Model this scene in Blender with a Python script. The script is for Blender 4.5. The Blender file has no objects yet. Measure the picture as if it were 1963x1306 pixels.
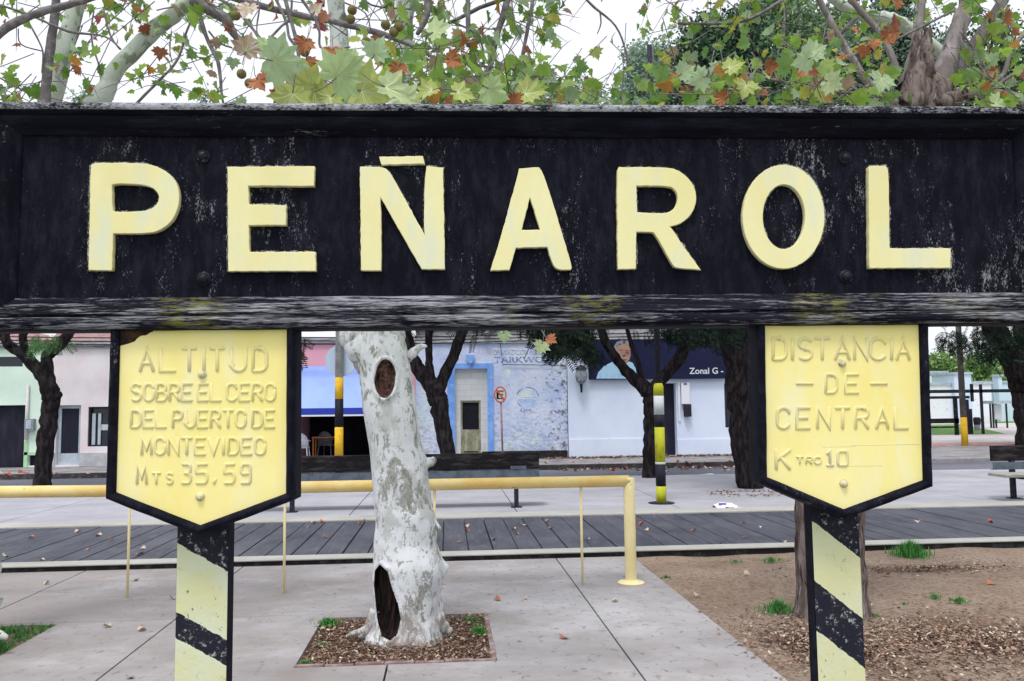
import bpy, math, random
import numpy as np
from math import sin, cos, tan, atan, pi, radians, sqrt
from mathutils import Vector, Matrix
C = bpy.context.scene
col = C.collection
# ------------------------------------------------------------------ camera
F = 1580.0; PSI = atan(.08); PIT = atan(129/F); ROL = .012; EYE = 1.7
fw = Vector((sin(PSI)*cos(PIT), cos(PSI)*cos(PIT), sin(PIT)))
r0 = Vector((cos(PSI), -sin(PSI), 0)); u0 = r0.cross(fw)
RT = r0*cos(ROL) - u0*sin(ROL); UP = u0*cos(ROL) + r0*sin(ROL)
cam = bpy.data.cameras.new('camera'); camo = bpy.data.objects.new('camera', cam); col.objects.link(camo)
m = Matrix((RT, UP, -fw)).transposed().to_4x4(); m.translation = (0, 0, EYE); camo.matrix_world = m
cam.sensor_width = 36; cam.lens = F/1963*36; cam.clip_start = .05; cam.clip_end = 3000
C.camera = camo
# ------------------------------------------------------------------ sky and sun (bright overcast day)
w = bpy.data.worlds.new('World'); C.world = w; w.use_nodes = True
wn = w.node_tree; bg = wn.nodes['Background']
sky = wn.nodes.new('ShaderNodeTexSky'); sky.sky_type = 'NISHITA'; sky.sun_disc = False
sky.sun_elevation = radians(66); sky.sun_rotation = radians(200); sky.dust_density = 4; sky.air_density = 1.0
hs = wn.nodes.new('ShaderNodeHueSaturation'); hs.inputs['Saturation'].default_value = .22
mx = wn.nodes.new('ShaderNodeMix'); mx.data_type = 'RGBA'; mx.inputs[0].default_value = .55
mx.inputs[7].default_value = (6.4, 6.6, 7.2, 1)
wn.links.new(sky.outputs[0], hs.inputs['Color']); wn.links.new(hs.outputs[0], mx.inputs[6])
wn.links.new(mx.outputs[2], bg.inputs[0]); bg.inputs[1].default_value = .15
sl = bpy.data.lights.new('sun', 'SUN'); sl.energy = 1.3; sl.angle = radians(14); sl.color = (1, .97, .92)
so = bpy.data.objects.new('sun', sl); col.objects.link(so)
so.rotation_euler = (radians(24), 0, radians(-20))
# sun stands behind the camera's left shoulder, high up, through cloud
C.view_settings.view_transform = 'Standard'; C.view_settings.look = 'None'
C.view_settings.exposure = .52; C.view_settings.gamma = 1
C.cycles.max_bounces = 6; C.cycles.diffuse_bounces = 3; C.cycles.transparent_max_bounces = 8
# ------------------------------------------------------------------ geometry helpers
def ray(px, py): return fw*F + RT*(px-981.5) + UP*(653-py)
def G(px, py, z=0.):                      # where the line of sight meets the level z
    d = ray(px, py); k = (z-EYE)/d.z; return Vector((d.x*k, d.y*k, z))
def PY(px, py, Y):                        # where it meets the upright plane y = Y
    d = ray(px, py); k = Y/d.y; return Vector((d.x*k, Y, EYE+d.z*k))
SA = atan(.0465)-PSI; SO = Vector((0, 2.37, 0))
ex = Vector((cos(SA), sin(SA), 0)); ey = Vector((-sin(SA), cos(SA), 0))
def S(px, py, yl=0.):                     # the same in the nameboard's own frame: (u, z)
    d = ray(px, py); o = Vector((0, 0, EYE))
    k = (yl - (o-SO).dot(ey)) / d.dot(ey); p = o+d*k-SO; return (p.dot(ex), p.z)

class MB:
    def __init__(s): s.v = []; s.f = []; s.m = []; s.sm = []
    def add(s, vs, fs, mi=0, smooth=False):
        b = len(s.v); s.v += [tuple(v) for v in vs]
        for f in fs: s.f.append(tuple(i+b for i in f)); s.m.append(mi); s.sm.append(smooth)
    def box(s, x0, x1, y0, y1, z0, z1, mi=0, M=None):
        vs = [Vector((x, y, z)) for z in (z0, z1) for y in (y0, y1) for x in (x0, x1)]
        if M: vs = [M @ v for v in vs]
        s.add(vs, [(0,2,3,1),(4,5,7,6),(0,1,5,4),(2,6,7,3),(0,4,6,2),(1,3,7,5)], mi)
    def prism(s, pts, axis, a0, a1, mi=0):   # outline in two axes pushed along the third
        n = len(pts)
        def P(p, a):
            return {'y': (p[0], a, p[1]), 'z': (p[0], p[1], a), 'x': (a, p[0], p[1])}[axis]
        vs = [P(p, a0) for p in pts]+[P(p, a1) for p in pts]
        fs = [tuple(range(n)), tuple(range(2*n-1, n-1, -1))]+[(i, i+n, (i+1) % n+n, (i+1) % n) for i in range(n)]
        s.add(vs, fs, mi)
    def tube(s, pts, rad, n=8, mi=0, jit=0., rng=None, cap=True, sq=None):
        pts = [Vector(p) for p in pts]; N = len(pts)
        if not hasattr(rad, '__len__'): rad = [rad]*N
        a = None; vs = []; fs = []
        for i, p in enumerate(pts):
            t = (pts[min(i+1, N-1)]-pts[max(i-1, 0)])
            if t.length < 1e-9: t = Vector((0, 0, 1))
            t.normalize()
            if a is None:
                a = t.orthogonal().normalized()
            else:
                a = (a-t*a.dot(t)); a = a.normalized() if a.length > 1e-6 else t.orthogonal().normalized()
            b = t.cross(a)
            for k in range(n):
                th = 2*pi*k/n; r = rad[i]*(1+(rng.uniform(-jit, jit) if rng else 0))
                vs.append(p+(a*cos(th)+b*sin(th))*r)
        for i in range(N-1):
            for k in range(n):
                k2 = (k+1) % n; fs.append((i*n+k, i*n+k2, (i+1)*n+k2, (i+1)*n+k))
        if cap: fs += [tuple(range(n-1, -1, -1)), tuple((N-1)*n+k for k in range(n))]
        s.add(vs, fs, mi, True)
    def lathe(s, prof, c=(0, 0, 0), n=20, mi=0, axis='z', smooth=True):
        vs = []; fs = []; c = Vector(c)
        for r, h in prof:
            for k in range(n):
                t = 2*pi*k/n
                if axis == 'z': vs.append(c+Vector((r*cos(t), r*sin(t), h)))
                else: vs.append(c+Vector((r*cos(t), -h, r*sin(t))))
        for i in range(len(prof)-1):
            for k in range(n):
                k2 = (k+1) % n; fs.append((i*n+k, i*n+k2, (i+1)*n+k2, (i+1)*n+k))
        fs += [tuple(range(n-1, -1, -1)), tuple((len(prof)-1)*n+k for k in range(n))]
        s.add(vs, fs, mi, smooth)
    def sheet(s, x0, x1, z0, z1, holes, a, b, plane='xz', mi=0, extra_x=(), extra_z=(), back=False):
        """wall or slab: a face with rectangular openings at depth a, reveals to depth b"""
        xs = sorted({x0, x1, *[h[0] for h in holes], *[h[1] for h in holes], *extra_x}); xs = [x for x in xs if x0 <= x <= x1]
        zs = sorted({z0, z1, *[h[2] for h in holes], *[h[3] for h in holes], *extra_z}); zs = [z for z in zs if z0 <= z <= z1]
        def hole(i, j):
            if i < 0 or j < 0 or i >= len(xs)-1 or j >= len(zs)-1: return True
            x = (xs[i]+xs[i+1])/2; z = (zs[j]+zs[j+1])/2
            return any(h[0] < x < h[1] and h[2] < z < h[3] for h in holes)
        def P(x, z, d): return (x, d, z) if plane == 'xz' else (x, z, d)
        for i in range(len(xs)-1):
            for j in range(len(zs)-1):
                if hole(i, j): continue
                A, B, c_, d_ = xs[i], xs[i+1], zs[j], zs[j+1]
                s.add([P(A, c_, a), P(B, c_, a), P(B, d_, a), P(A, d_, a)], [(0, 1, 2, 3)], mi)
                if back: s.add([P(A, c_, b), P(B, c_, b), P(B, d_, b), P(A, d_, b)], [(3, 2, 1, 0)], mi)
                for (di, dj, p, q) in ((-1, 0, (A, d_), (A, c_)), (1, 0, (B, c_), (B, d_)), (0, -1, (A, c_), (B, c_)), (0, 1, (B, d_), (A, d_))):
                    if hole(i+di, j+dj):
                        s.add([P(*p, a), P(*p, b), P(*q, b), P(*q, a)], [(0, 1, 2, 3)], mi)
    def build(s, name, mats, parent=None, **tags):
        me = bpy.data.meshes.new(name); me.from_pydata(s.v, [], s.f)
        mats = mats if isinstance(mats, (list, tuple)) else [mats]
        for q in mats: me.materials.append(q)
        me.polygons.foreach_set('material_index', s.m); me.polygons.foreach_set('use_smooth', s.sm)
        me.update()
        return put(name, me, parent, **tags)
def put(name, data, parent=None, label=None, cat=None, group=None, kind=None):
    o = bpy.data.objects.new(name, data); col.objects.link(o)
    if parent: o.parent = parent
    return tag(o, label, cat, group, kind)
def tag(o, label=None, cat=None, group=None, kind=None):
    if label: o['label'] = label
    if cat: o['category'] = cat
    if group: o['group'] = group
    if kind: o['kind'] = kind
    return o
def thing(name, label, cat, loc=(0, 0, 0), rz=0, group=None):
    o = put(name, None, None, label, cat, group); o.location = loc; o.rotation_euler = (0, 0, rz)
    o.empty_display_size = .2; return o
def bevel(o, wd=.004, seg=2, ang=35):
    b = o.modifiers.new('bevel', 'BEVEL'); b.width = wd; b.segments = seg; b.limit_method = 'ANGLE'; b.angle_limit = radians(ang); return o
# ------------------------------------------------------------------ materials
def srgb(h):
    if isinstance(h, str):
        c = [int(h[i:i+2], 16)/255 for i in (0, 2, 4)]
        return tuple(((x+.055)/1.055)**2.4 if x > .04 else x/12.92 for x in c)+(1,)
    return tuple(h)+(1,)
class NT:
    def __init__(s, name):
        s.m = bpy.data.materials.new(name); s.m.use_nodes = True; s.t = s.m.node_tree
        s.b = s.t.nodes['Principled BSDF']; s.out = s.t.nodes['Material Output']
        s.tc = s.t.nodes.new('ShaderNodeTexCoord'); s.obj = s.tc.outputs['Object']
    def n(s, ty, **k):
        n = s.t.nodes.new('ShaderNode'+ty)
        for a, b in k.items(): setattr(n, a, b)
        return n
    def lk(s, a, b): s.t.links.new(a, b)
    def noise(s, scale, stretch=(1, 1, 1), detail=4, rough=.6, loc=(0, 0, 0), dist=0):
        mp = s.n('Mapping'); mp.inputs['Scale'].default_value = stretch; mp.inputs['Location'].default_value = loc
        s.lk(s.obj, mp.inputs[0]); n = s.n('TexNoise'); s.lk(mp.outputs[0], n.inputs['Vector'])
        n.inputs['Scale'].default_value = scale; n.inputs['Detail'].default_value = detail
        n.inputs['Roughness'].default_value = rough; n.inputs['Distortion'].default_value = dist
        return n.outputs['Fac']
    def ramp(s, f, stops, interp='LINEAR'):
        r = s.n('ValToRGB'); r.color_ramp.interpolation = interp; e = r.color_ramp.elements
        while len(e) < len(stops): e.new(.5)
        for q, (p, c) in zip(e, stops):
            q.position = p; q.color = srgb(c) if not isinstance(c, (int, float)) else (c, c, c, 1)
        s.lk(f, r.inputs[0]); return r.outputs[0]
    def mask(s, f, lo, hi):
        r = s.n('MapRange'); r.inputs[1].default_value = lo; r.inputs[2].default_value = hi; s.lk(f, r.inputs[0]); return r.outputs[0]
    def math(s, op, a, b=None, c=None):
        q = s.n('Math', operation=op)
        for i, x in enumerate((a, b, c)):
            if x is None: continue
            if isinstance(x, (int, float)): q.inputs[i].default_value = x
            else: s.lk(x, q.inputs[i])
        return q.outputs[0]
    def mix(s, f, a, b):
        q = s.n('Mix', data_type='RGBA')
        for i, x in ((0, f), (6, a), (7, b)):
            if isinstance(x, (int, float)): q.inputs[i].default_value = x
            elif isinstance(x, (str, tuple)): q.inputs[i].default_value = srgb(x) if len(x) != 4 else x
            else: s.lk(x, q.inputs[i])
        return q.outputs[2]
    def axis(s, k):
        q = s.n('SeparateXYZ'); s.lk(s.obj, q.inputs[0]); return q.outputs[k]
    def done(s, colr, rough=.8, bump=None, bs=.3, bd=.01, metal=0, spec=.3, coat=0):
        spec = spec*.45 if rough != .15 else spec
        if isinstance(colr, (str, tuple)): s.b.inputs['Base Color'].default_value = srgb(colr)
        else: s.lk(colr, s.b.inputs['Base Color'])
        if isinstance(rough, (int, float)): s.b.inputs['Roughness'].default_value = rough
        else: s.lk(rough, s.b.inputs['Roughness'])
        s.b.inputs['Metallic'].default_value = metal; s.b.inputs['Specular IOR Level'].default_value = spec
        if bump is not None:
            q = s.n('Bump'); q.inputs['Strength'].default_value = bs; q.inputs['Distance'].default_value = bd
            s.lk(bump, q.inputs['Height']); s.lk(q.outputs[0], s.b.inputs['Normal'])
        return s.m
def surf(name, base, layers=(), rough=.8, bump=(30, .3, .005), spec=.3, metal=0, bstretch=(1, 1, 1)):
    """base colour with noise-shaped layers (colour, scale, stretch, lo, hi[, detail])"""
    t = NT(name); c = t.mix(0., base, base)
    for i, L in enumerate(layers):
        n = t.noise(L[1], L[2], L[5] if len(L) > 5 else 5, .62, (i*3.7, i*1.3, i*2.9))
        c = t.mix(t.mask(n, L[3], L[4]), c, L[0])
    b = t.noise(bump[0], bstretch, 5, .65) if bump else None
    return t.done(c, rough, b, bump[1] if bump else 0, bump[2] if bump else 0, metal, spec)
O1 = (1, 1, 1)
M = {}
# black paint of the nameboard: worn through in upright streaks
def black_board(name, st, amt, lichen=False, wearc=(.27, .27, .31)):
    t = NT(name)
    c = t.mix(t.noise(6, O1), (.0025, .0022, .006), (.0065, .0065, .014))
    c = t.mix(t.mask(t.noise(26, st, 6, .75, (6, 2, 1)), .45, .75), c, (.018, .018, .031))
    fine = t.noise(230, (st[0], 1, min(1.2, st[2]*1.6)), 4, .7); streak = t.noise(46, st, 5, .7, (1, 4, 2))
    big = t.noise(3.6, (max(.35, st[0]*.9), 1, max(.5, st[2]*.7)), 5, .65, (3, 1, 7), .6)
    bw = .30 if lichen else .48
    k = t.math('ADD', t.math('MULTIPLY', fine, .42), t.math('ADD', t.math('MULTIPLY', streak, .34+.48-bw), t.math('MULTIPLY', big, bw)))
    c = t.mix(t.mask(k, amt-.03, amt+.08), c, wearc)
    if lichen:
        lz = t.mask(t.noise(3.2, (1, 1, .4), 3, .5, (9, 2, 2)), .57, .66)
        l2 = t.mask(t.noise(60, (.3, 1, 1.5), 4, .7, (2, 2, 2)), .47, .6)
        c = t.mix(t.math('MULTIPLY', t.math('MULTIPLY', lz, l2), .42), c, (.21, .20, .03))
    return t.done(c, .66, t.math('ADD', fine, t.noise(14, st, 3)), .35, .004, 0, .12)
M['black_panel'] = black_board('worn_black_panel_paint', (1, 1, .34), .715, False, (.32, .32, .36))
M['smear'] = black_board('smeared_paint_round_letters', (1, 1, .6), .635, False, (.42, .42, .40))
M['black_rail'] = black_board('worn_black_rail_paint', (.18, 1, 1.3), .775)
M['weathered_rail'] = black_board('bare_weathered_rail_wood', (.09, 1, 2.2), .635, True, (.27, .27, .30))
M['black_rim'] = black_board('black_plaque_rim_paint', (1, 1, .6), .75)
# yellow paints
def yellow(name, c1, c2, pale, rough=.5, chips=.74):
    t = NT(name)
    c = t.mix(t.mask(t.noise(5, (1, 1, .5), 4), .35, .65), c1, c2)
    c = t.mix(t.math('MULTIPLY', t.mask(t.noise(9, (1.3, 1, .35), 4, .6, (4, 4, 4)), .5, .68), .75), c, pale)
    c = t.mix(t.mask(t.noise(90, O1, 5, .8, (1, 5, 2)), chips, chips+.05), c, (.12, .12, .10))
    return t.done(c, rough, t.noise(40, O1, 4), .18, .003, 0, .35)
M['letter_yellow'] = yellow('cream_yellow_letter_paint', (.72, .65, .33), (.76, .71, .42), (.62, .65, .54))
M['plaque_yellow'] = yellow('plaque_yellow_paint', (.82, .70, .25), (.85, .75, .34), (.80, .76, .48), .42, .78)
M['worn_lettering'] = yellow('worn_raised_lettering', (.74, .64, .25), (.69, .62, .33), (.50, .48, .38), .5, .74)
M['bolt_yellow'] = surf('painted_bolt', (.62, .58, .36), [((.3, .28, .2), 60, O1, .5, .65)], .5)
M['bolt_black'] = surf('black_bolt', (.012, .012, .02), [((.12, .12, .15), 90, O1, .58, .68)], .5)
M['rust'] = surf('rusty_brown', (.022, .014, .012), [((.09, .045, .025), 20, O1, .45, .6)], .9)
def striped(name, bands, slope, uc):
    """cream post with slanting black bands: (z high, z low) at the post's centre line"""
    t = NT(name)
    ax = t.axis(0); az = t.axis(2)
    wz = t.math('ADD', az, t.math('MULTIPLY', t.math('SUBTRACT', ax, uc), slope))
    wz = t.math('ADD', wz, t.math('MULTIPLY', t.math('SUBTRACT', t.noise(26, O1, 4, .7), .5), .018))
    mk = None
    for hi, lo in bands:
        q = t.math('MULTIPLY', t.math('GREATER_THAN', wz, lo), t.math('LESS_THAN', wz, hi))
        mk = q if mk is None else t.math('MAXIMUM', mk, q)
    cream = t.mix(t.mask(t.noise(7, O1), .4, .62), (.58, .58, .34), (.57, .61, .47))
    cream = t.mix(t.mask(t.noise(64, (1, 1, .8), 6, .8), .615, .65), cream, (.09, .09, .10))
    blk = t.mix(t.noise(9, O1), (.008, .008, .016), (.022, .022, .036))
    blk = t.mix(t.mask(t.noise(60, O1, 6, .8, (5, 5, 5)), .575, .64), blk, (.36, .37, .36))
    c = t.mix(mk, cream, blk)
    return t.done(c, .7, t.noise(45, O1, 6, .7), .5, .004)
# ------------------------------------------------------------------ ground and road materials
def concrete(name, c1, c2, st1, st2, spots=.66, big=.35):
    t = NT(name)
    c = t.mix(t.mask(t.noise(.8, O1, 7, .7), .38, .62), c1, c2)
    c = t.mix(t.math('MULTIPLY', t.mask(t.noise(big, (1, 1.8, 1), 6, .65, (7, 3, 0)), .47, .66), .55), c, st1)
    c = t.mix(t.math('MULTIPLY', t.mask(t.noise(2.6, (1, 1.6, 1), 7, .75, (2, 8, 0)), .52, .68), .4), c, st1)
    c = t.mix(t.math('MULTIPLY', t.mask(t.noise(14, (1, .7, 1), 5, .72, (3, 1, 0)), spots, spots+.05), .6), c, st2)
    if name.startswith('grey_p'): c = t.mix(t.math('MULTIPLY', t.mask(t.math('SUBTRACT', t.noise(.7, (1, 1.5, 1), 7, .65, (5, 5, 0)), t.math('MULTIPLY', t.axis(0), .05)), .46, .66), .62), c, (.215, .185, .175))
    c = t.mix(t.math('MULTIPLY', t.mask(t.noise(220, O1, 3, .8), .55, .75), .25), c, st2)
    return t.done(c, .85, t.noise(60, O1, 6, .75), .35, .004, 0, .25)
M['pavement'] = concrete('grey_pavement_concrete', (.30, .288, .29), (.42, .41, .425), (.21, .19, .19), (.11, .095, .09), .585)
M['platform'] = concrete('platform_concrete', (.32, .32, .36), (.385, .385, .42), (.25, .25, .28), (.2, .2, .2), .7)
M['strip'] = concrete('pale_kerb_concrete', (.33, .325, .30), (.41, .405, .38), (.30, .29, .27), (.2, .2, .17), .64, 1.5)
M['dark_edge'] = surf('dark_joint_and_kerb_shade', (.02, .02, .022), [((.06, .06, .06), 8, O1, .5, .7)], .9)  # near-black for joints; on the kerb face its shade is put into the colour
M['plank'] = None
t = NT('dark_weathered_deck_plank')
c = t.mix(t.mask(t.noise(1.7, (1, .5, 1), 5), .35, .65), (.045, .048, .064), (.085, .09, .112))
c = t.mix(t.math('MULTIPLY', t.mask(t.noise(22, (1, .12, 1), 6, .75), .5, .7), .5), c, (.16, .165, .19))
c = t.mix(t.math('MULTIPLY', t.mask(t.noise(9, (1, .6, 1), 5, .8, (2, 2, 2)), .64, .7), .6), c, (.02, .02, .025))
M['plank'] = t.done(c, .55, t.noise(30, (1, .1, 1), 6, .7), .35, .004, 0, .4)
M['asphalt'] = surf('road_asphalt', (.115, .12, .15), [((.16, .165, .2), .6, (.4, 1, 1), .4, .65), ((.06, .06, .07), 90, O1, .55, .7)], .75, (160, .5, .004))
M['far_pavement'] = surf('far_pavement', (.27, .26, .275), [((.16, .15, .15), 1.4, O1, .45, .65), ((.1, .07, .05), 12, (.5, 1, 1), .6, .66)], .85)
M['far_kerb'] = surf('far_kerb_stone', (.05, .048, .05), [((.13, .12, .12), 7, (1, 1, 1), .5, .7)], .9)
M['pale_path'] = surf('pale_path', (.52, .50, .50), [((.42, .38, .38), 1, O1, .4, .6)], .85)
M['red_kerb'] = surf('reddish_kerb', (.38, .17, .16), [((.5, .38, .36), 2, O1, .45, .6)], .85)
t = NT('bare_dirt')
c = t.mix(t.mask(t.noise(1.1, O1, 5, .6), .36, .62), (.225, .165, .125), (.32, .25, .20))
c = t.mix(t.math('MULTIPLY', t.mask(t.noise(24, (1, .8, 1), 7, .8), .48, .6), .75), c, (.11, .07, .05))
c = t.mix(t.math('MULTIPLY', t.mask(t.noise(85, (1, .6, 1), 4, .8, (3, 3, 3)), .56, .66), .6), c, (.50, .40, .31))
M['dirt'] = t.done(c, .95, t.math('ADD', t.noise(70, O1, 6, .8), t.noise(9, O1, 3)), .9, .012, 0, .1)
def island_ramp(name, stops, rough=.6, trans=0., spec=.25, interp='CONSTANT', bump=None):
    t = NT(name); g = t.n('NewGeometry'); c = t.ramp(g.outputs['Random Per Island'], stops, interp)
    n = t.noise(18, O1, 3); hv = t.n('HueSaturation'); t.lk(c, hv.inputs['Color']); t.lk(t.mask(n, .1, .75), hv.inputs['Value'])
    hv2 = t.math('ADD', t.math('MULTIPLY', t.mask(n, .2, .8), .5), .75); t.lk(hv2, hv.inputs['Value'])
    t.done(hv.outputs[0], rough, None, 0, 0, 0, spec)
    if trans:
        tr = t.n('BsdfTranslucent'); ms = t.n('MixShader'); ms.inputs[0].default_value = trans
        t.lk(hv.outputs[0], tr.inputs[0]); t.lk(t.b.outputs[0], ms.inputs[1]); t.lk(tr.outputs[0], ms.inputs[2]); t.lk(ms.outputs[0], t.out.inputs[0])
    return t.m
M['chip'] = island_ramp('bark_chip', [(0, (.07, .04, .03)), (.2, (.17, .10, .075)), (.42, (.28, .18, .13)), (.62, (.36, .27, .20)), (.78, (.10, .06, .05)), (.93, (.52, .44, .36))], .9)
M['grass'] = island_ramp('grass_blade', [(0, (.04, .17, .045)), (.35, (.07, .27, .06)), (.7, (.12, .36, .09)), (.93, (.28, .34, .12))], .6, .3)
M['leaf'] = island_ramp('plane_tree_leaf', [(0, (.14, .27, .05)), (.16, (.24, .38, .08)), (.32, (.19, .33, .10)), (.46, (.34, .46, .15)), (.60, (.32, .43, .25)), (.74, (.25, .40, .07)), (.85, (.42, .42, .09)), (.91, (.44, .22, .05)), (.945, (.34, .12, .06)), (.97, (.36, .26, .18))], .5, .6)
M['leaf_dull'] = island_ramp('autumn_leaf', [(0, (.30, .09, .10)), (.16, (.42, .18, .12)), (.3, (.25, .38, .08)), (.7, (.40, .46, .14))], .5, .5)
M['leaf_big'] = island_ramp('broad_plane_leaf', [(0, (.42, .54, .27)), (.3, (.50, .60, .34)), (.55, (.42, .55, .34)), (.85, (.44, .50, .16))], .42, .5)
M['vein'] = surf('pale_leaf_vein', (.50, .56, .30), [], .6, None)
M['leaf_pale'] = surf('pinkish_leaf_underside', (.50, .40, .38), [((.40, .26, .20), 12, O1, .45, .6)], .5, (60, .2, .002))
M['leaf_rust'] = surf('rust_leaf', (.34, .14, .06), [((.30, .10, .05), 20, O1, .45, .6)], .5, (60, .2, .002))
M['conifer_blue'] = island_ramp('grey_green_needles', [(0, (.16, .24, .18)), (.3, (.24, .34, .26)), (.6, (.32, .43, .33)), (.85, (.42, .54, .43))], .7, .3)
M['conifer_dark'] = island_ramp('dark_green_needles', [(0, (.03, .06, .045)), (.4, (.06, .11, .07)), (.7, (.11, .18, .10)), (.92, (.17, .27, .14))], .7, .15)
M['green_mid'] = island_ramp('mid_green_foliage', [(0, (.12, .20, .07)), (.4, (.20, .32, .11)), (.7, (.28, .42, .16)), (.92, (.38, .52, .24))], .7, .3)
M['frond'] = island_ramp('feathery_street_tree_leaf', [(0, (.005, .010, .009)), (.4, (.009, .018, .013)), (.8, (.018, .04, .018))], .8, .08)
M['frond_light'] = island_ramp('light_feathery_leaf', [(0, (.05, .12, .04)), (.5, (.09, .2, .06))], .6, .35)
# bark
t = NT('pale_plane_tree_bark')
v = t.noise(6.5, (1, 1, .5), 6, .72, (0, 0, 0), .3); v2 = t.noise(19, (1, 1, .7), 4, .7, (5, 1, 3), .2); v3 = t.noise(5, (1, 1, .6), 6, .75, (9, 3, 2))
c = t.mix(t.mask(t.noise(4, O1, 5), .35, .65), (.52, .545, .57), (.68, .70, .73))
c = t.mix(t.mask(v3, .54, .545), c, (.47, .49, .48))
c = t.mix(t.mask(v, .56, .568), c, (.29, .30, .27)); c = t.mix(t.mask(v, .615, .625), c, (.19, .20, .17))
c = t.mix(t.mask(v2, .575, .585), c, (.36, .37, .36)); c = t.mix(t.mask(v2, .66, .67), c, (.16, .13, .12))
c = t.mix(t.math('MULTIPLY', t.mask(t.axis(2), .42, .0), t.mask(t.noise(9, (1, 1, .6), 6, .75, (1, 9, 1)), .44, .6)), c, (.26, .21, .19))
M['bark_white'] = t.done(c, .75, t.math('ADD', t.mask(v, .56, .58), t.noise(14, (1, 1, .4), 5)), .5, .008, 0, .2)
M['bark_limb'] = surf('pale_green_grey_limb_bark', (.46, .50, .45), [((.25, .29, .22), 9, (1, 1, .5), .56, .6, 2), ((.55, .59, .56), 5, O1, .5, .6), ((.10, .10, .09), 30, (1, 1, .7), .68, .7, 2)], .8)
M['bark_twig'] = surf('grey_violet_twig_bark', (.13, .115, .125), [((.22, .20, .21), 20, O1, .45, .6)], .85)
M['bark_dark'] = surf('dark_street_tree_bark', (.011, .009, .011), [((.036, .03, .032), 12, (1, 1, .35), .45, .62)], .95, (26, .6, .012), .15, 0, (1, 1, .3))
M['bark_brown'] = surf('brown_furrowed_bark', (.10, .078, .072), [((.22, .175, .165), 14, (1, 1, .22), .42, .6), ((.03, .02, .022), 20, (1, 1, .18), .52, .64), ((.34, .29, .27), 24, (1, 1, .2), .6, .68)], .95, (30, 1., .02), .15, 0, (1, 1, .2))
M['heartwood'] = surf('dark_rotten_heartwood', (.010, .007, .007), [((.055, .028, .024), 22, (1, 1, .12), .5, .7), ((.16, .10, .08), 40, (1, 1, .15), .64, .72)], .9, (30, .9, .02), .2, 0, (1, 1, .25))
M['scar_wood'] = surf('reddish_scar_wood', (.10, .05, .04), [((.22, .13, .11), 16, (1, 1, 1.5), .5, .64), ((.012, .008, .008), 12, (1, 1, 1.4), .48, .6), ((.4, .33, .32), 30, (1, 1, 1.6), .66, .72)], .7, (26, .9, .015))
M['root_stone'] = surf('pale_root', (.42, .41, .40), [((.25, .22, .2), 12, O1, .5, .65)], .9)
M['ball'] = surf('seed_ball', (.16, .13, .06), [((.24, .2, .08), 60, O1, .45, .6)], .95, (160, 1., .01))
# metal, wood and building materials
M['rail_yellow'] = surf('yellow_railing_paint', (.72, .50, .16), [((.78, .62, .28), 4, (.6, 1, 1), .4, .62), ((.45, .28, .08), 16, (.5, 1, 1), .62, .72)], .38, (30, .08, .002), .45)
M['rail_pale'] = surf('pale_yellow_railing_paint', (.76, .64, .33), [((.80, .70, .40), 5, O1, .4, .6), ((.4, .3, .12), 30, O1, .68, .74)], .42, (30, .08, .002), .45)
M['bench_wood'] = surf('blackened_bench_wood', (.007, .006, .008), [((.05, .045, .045), 12, (.2, 1, 1), .5, .7), ((.16, .15, .15), 30, (.3, 1, 1), .66, .72)], .7, (30, .5, .004), .3, 0, (.15, 1, 1))
M['bench_seat'] = surf('grey_bench_seat_wood', (.34, .34, .30), [((.2, .2, .17), 20, (.15, 1, 1), .5, .65)], .8)
M['bench_metal'] = surf('blue_grey_bench_metal', (.10, .125, .16), [((.07, .085, .11), 8, O1, .45, .6)], .5)
M['dark_metal'] = surf('dark_metal_post', (.018, .02, .03), [((.05, .05, .06), 20, O1, .5, .7)], .6)
M['grey_pole'] = surf('pale_concrete_pole', (.42, .43, .42), [((.3, .31, .31), 6, O1, .45, .6)], .8)
M['pole_yellow'] = surf('amber_pole_paint', (.72, .44, .03), [((.6, .35, .03), 12, O1, .45, .6)], .6)
M['pole_black'] = surf('black_pole_paint', (.015, .015, .025), [], .6)
M['lime'] = surf('lime_yellow_worn_paint', (.46, .46, .03), [((.36, .38, .03), 6, (1, 1, .3), .4, .6), ((.06, .07, .03), 24, (1, 1, .3), .6, .68)], .7)
M['paper'] = surf('white_notice_paper', (.5, .52, .55), [((.45, .47, .5), 40, (.3, 1, 2), .58, .66)], .8)
M['mint'] = surf('mint_green_render', (.60, .74, .64), [((.66, .80, .70), .8, O1, .4, .6), ((.45, .56, .48), 8, O1, .66, .72)], .9)
M['mint_trim'] = surf('bright_green_trim', (.42, .68, .40), [((.34, .56, .34), 3, O1, .45, .6)], .9)
M['pinkwhite'] = surf('pale_pink_white_render', (.72, .68, .72), [((.66, .58, .60), .9, O1, .45, .65), ((.5, .45, .46), 7, O1, .68, .74)], .9)
M['grey_render'] = surf('grey_render', (.46, .47, .50), [((.36, .36, .38), 4, O1, .45, .62)], .9)
M['pink'] = surf('pink_render', (.74, .38, .48), [((.70, .34, .44), 1.2, O1, .45, .6)], .9)
M['awning'] = surf('periwinkle_awning_cloth', (.25, .35, .84), [((.29, .40, .86), 1, O1, .4, .6)], .7, (60, .1, .002))
M['awning_edge'] = surf('deep_blue_awning_valance', (.035, .06, .40), [], .7)
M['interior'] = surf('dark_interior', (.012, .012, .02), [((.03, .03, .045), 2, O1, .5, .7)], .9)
M['glass_dark'] = surf('dark_window_glass', (.02, .025, .04), [], .15, None, .5)
M['door_black'] = surf('black_door_paint', (.014, .015, .028), [((.03, .03, .045), 3, (1, 1, .3), .5, .7)], .5)
M['light_frame'] = surf('pale_blue_grey_door_frame', (.42, .48, .54), [((.34, .4, .46), 3, O1, .45, .6)], .7)
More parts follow.
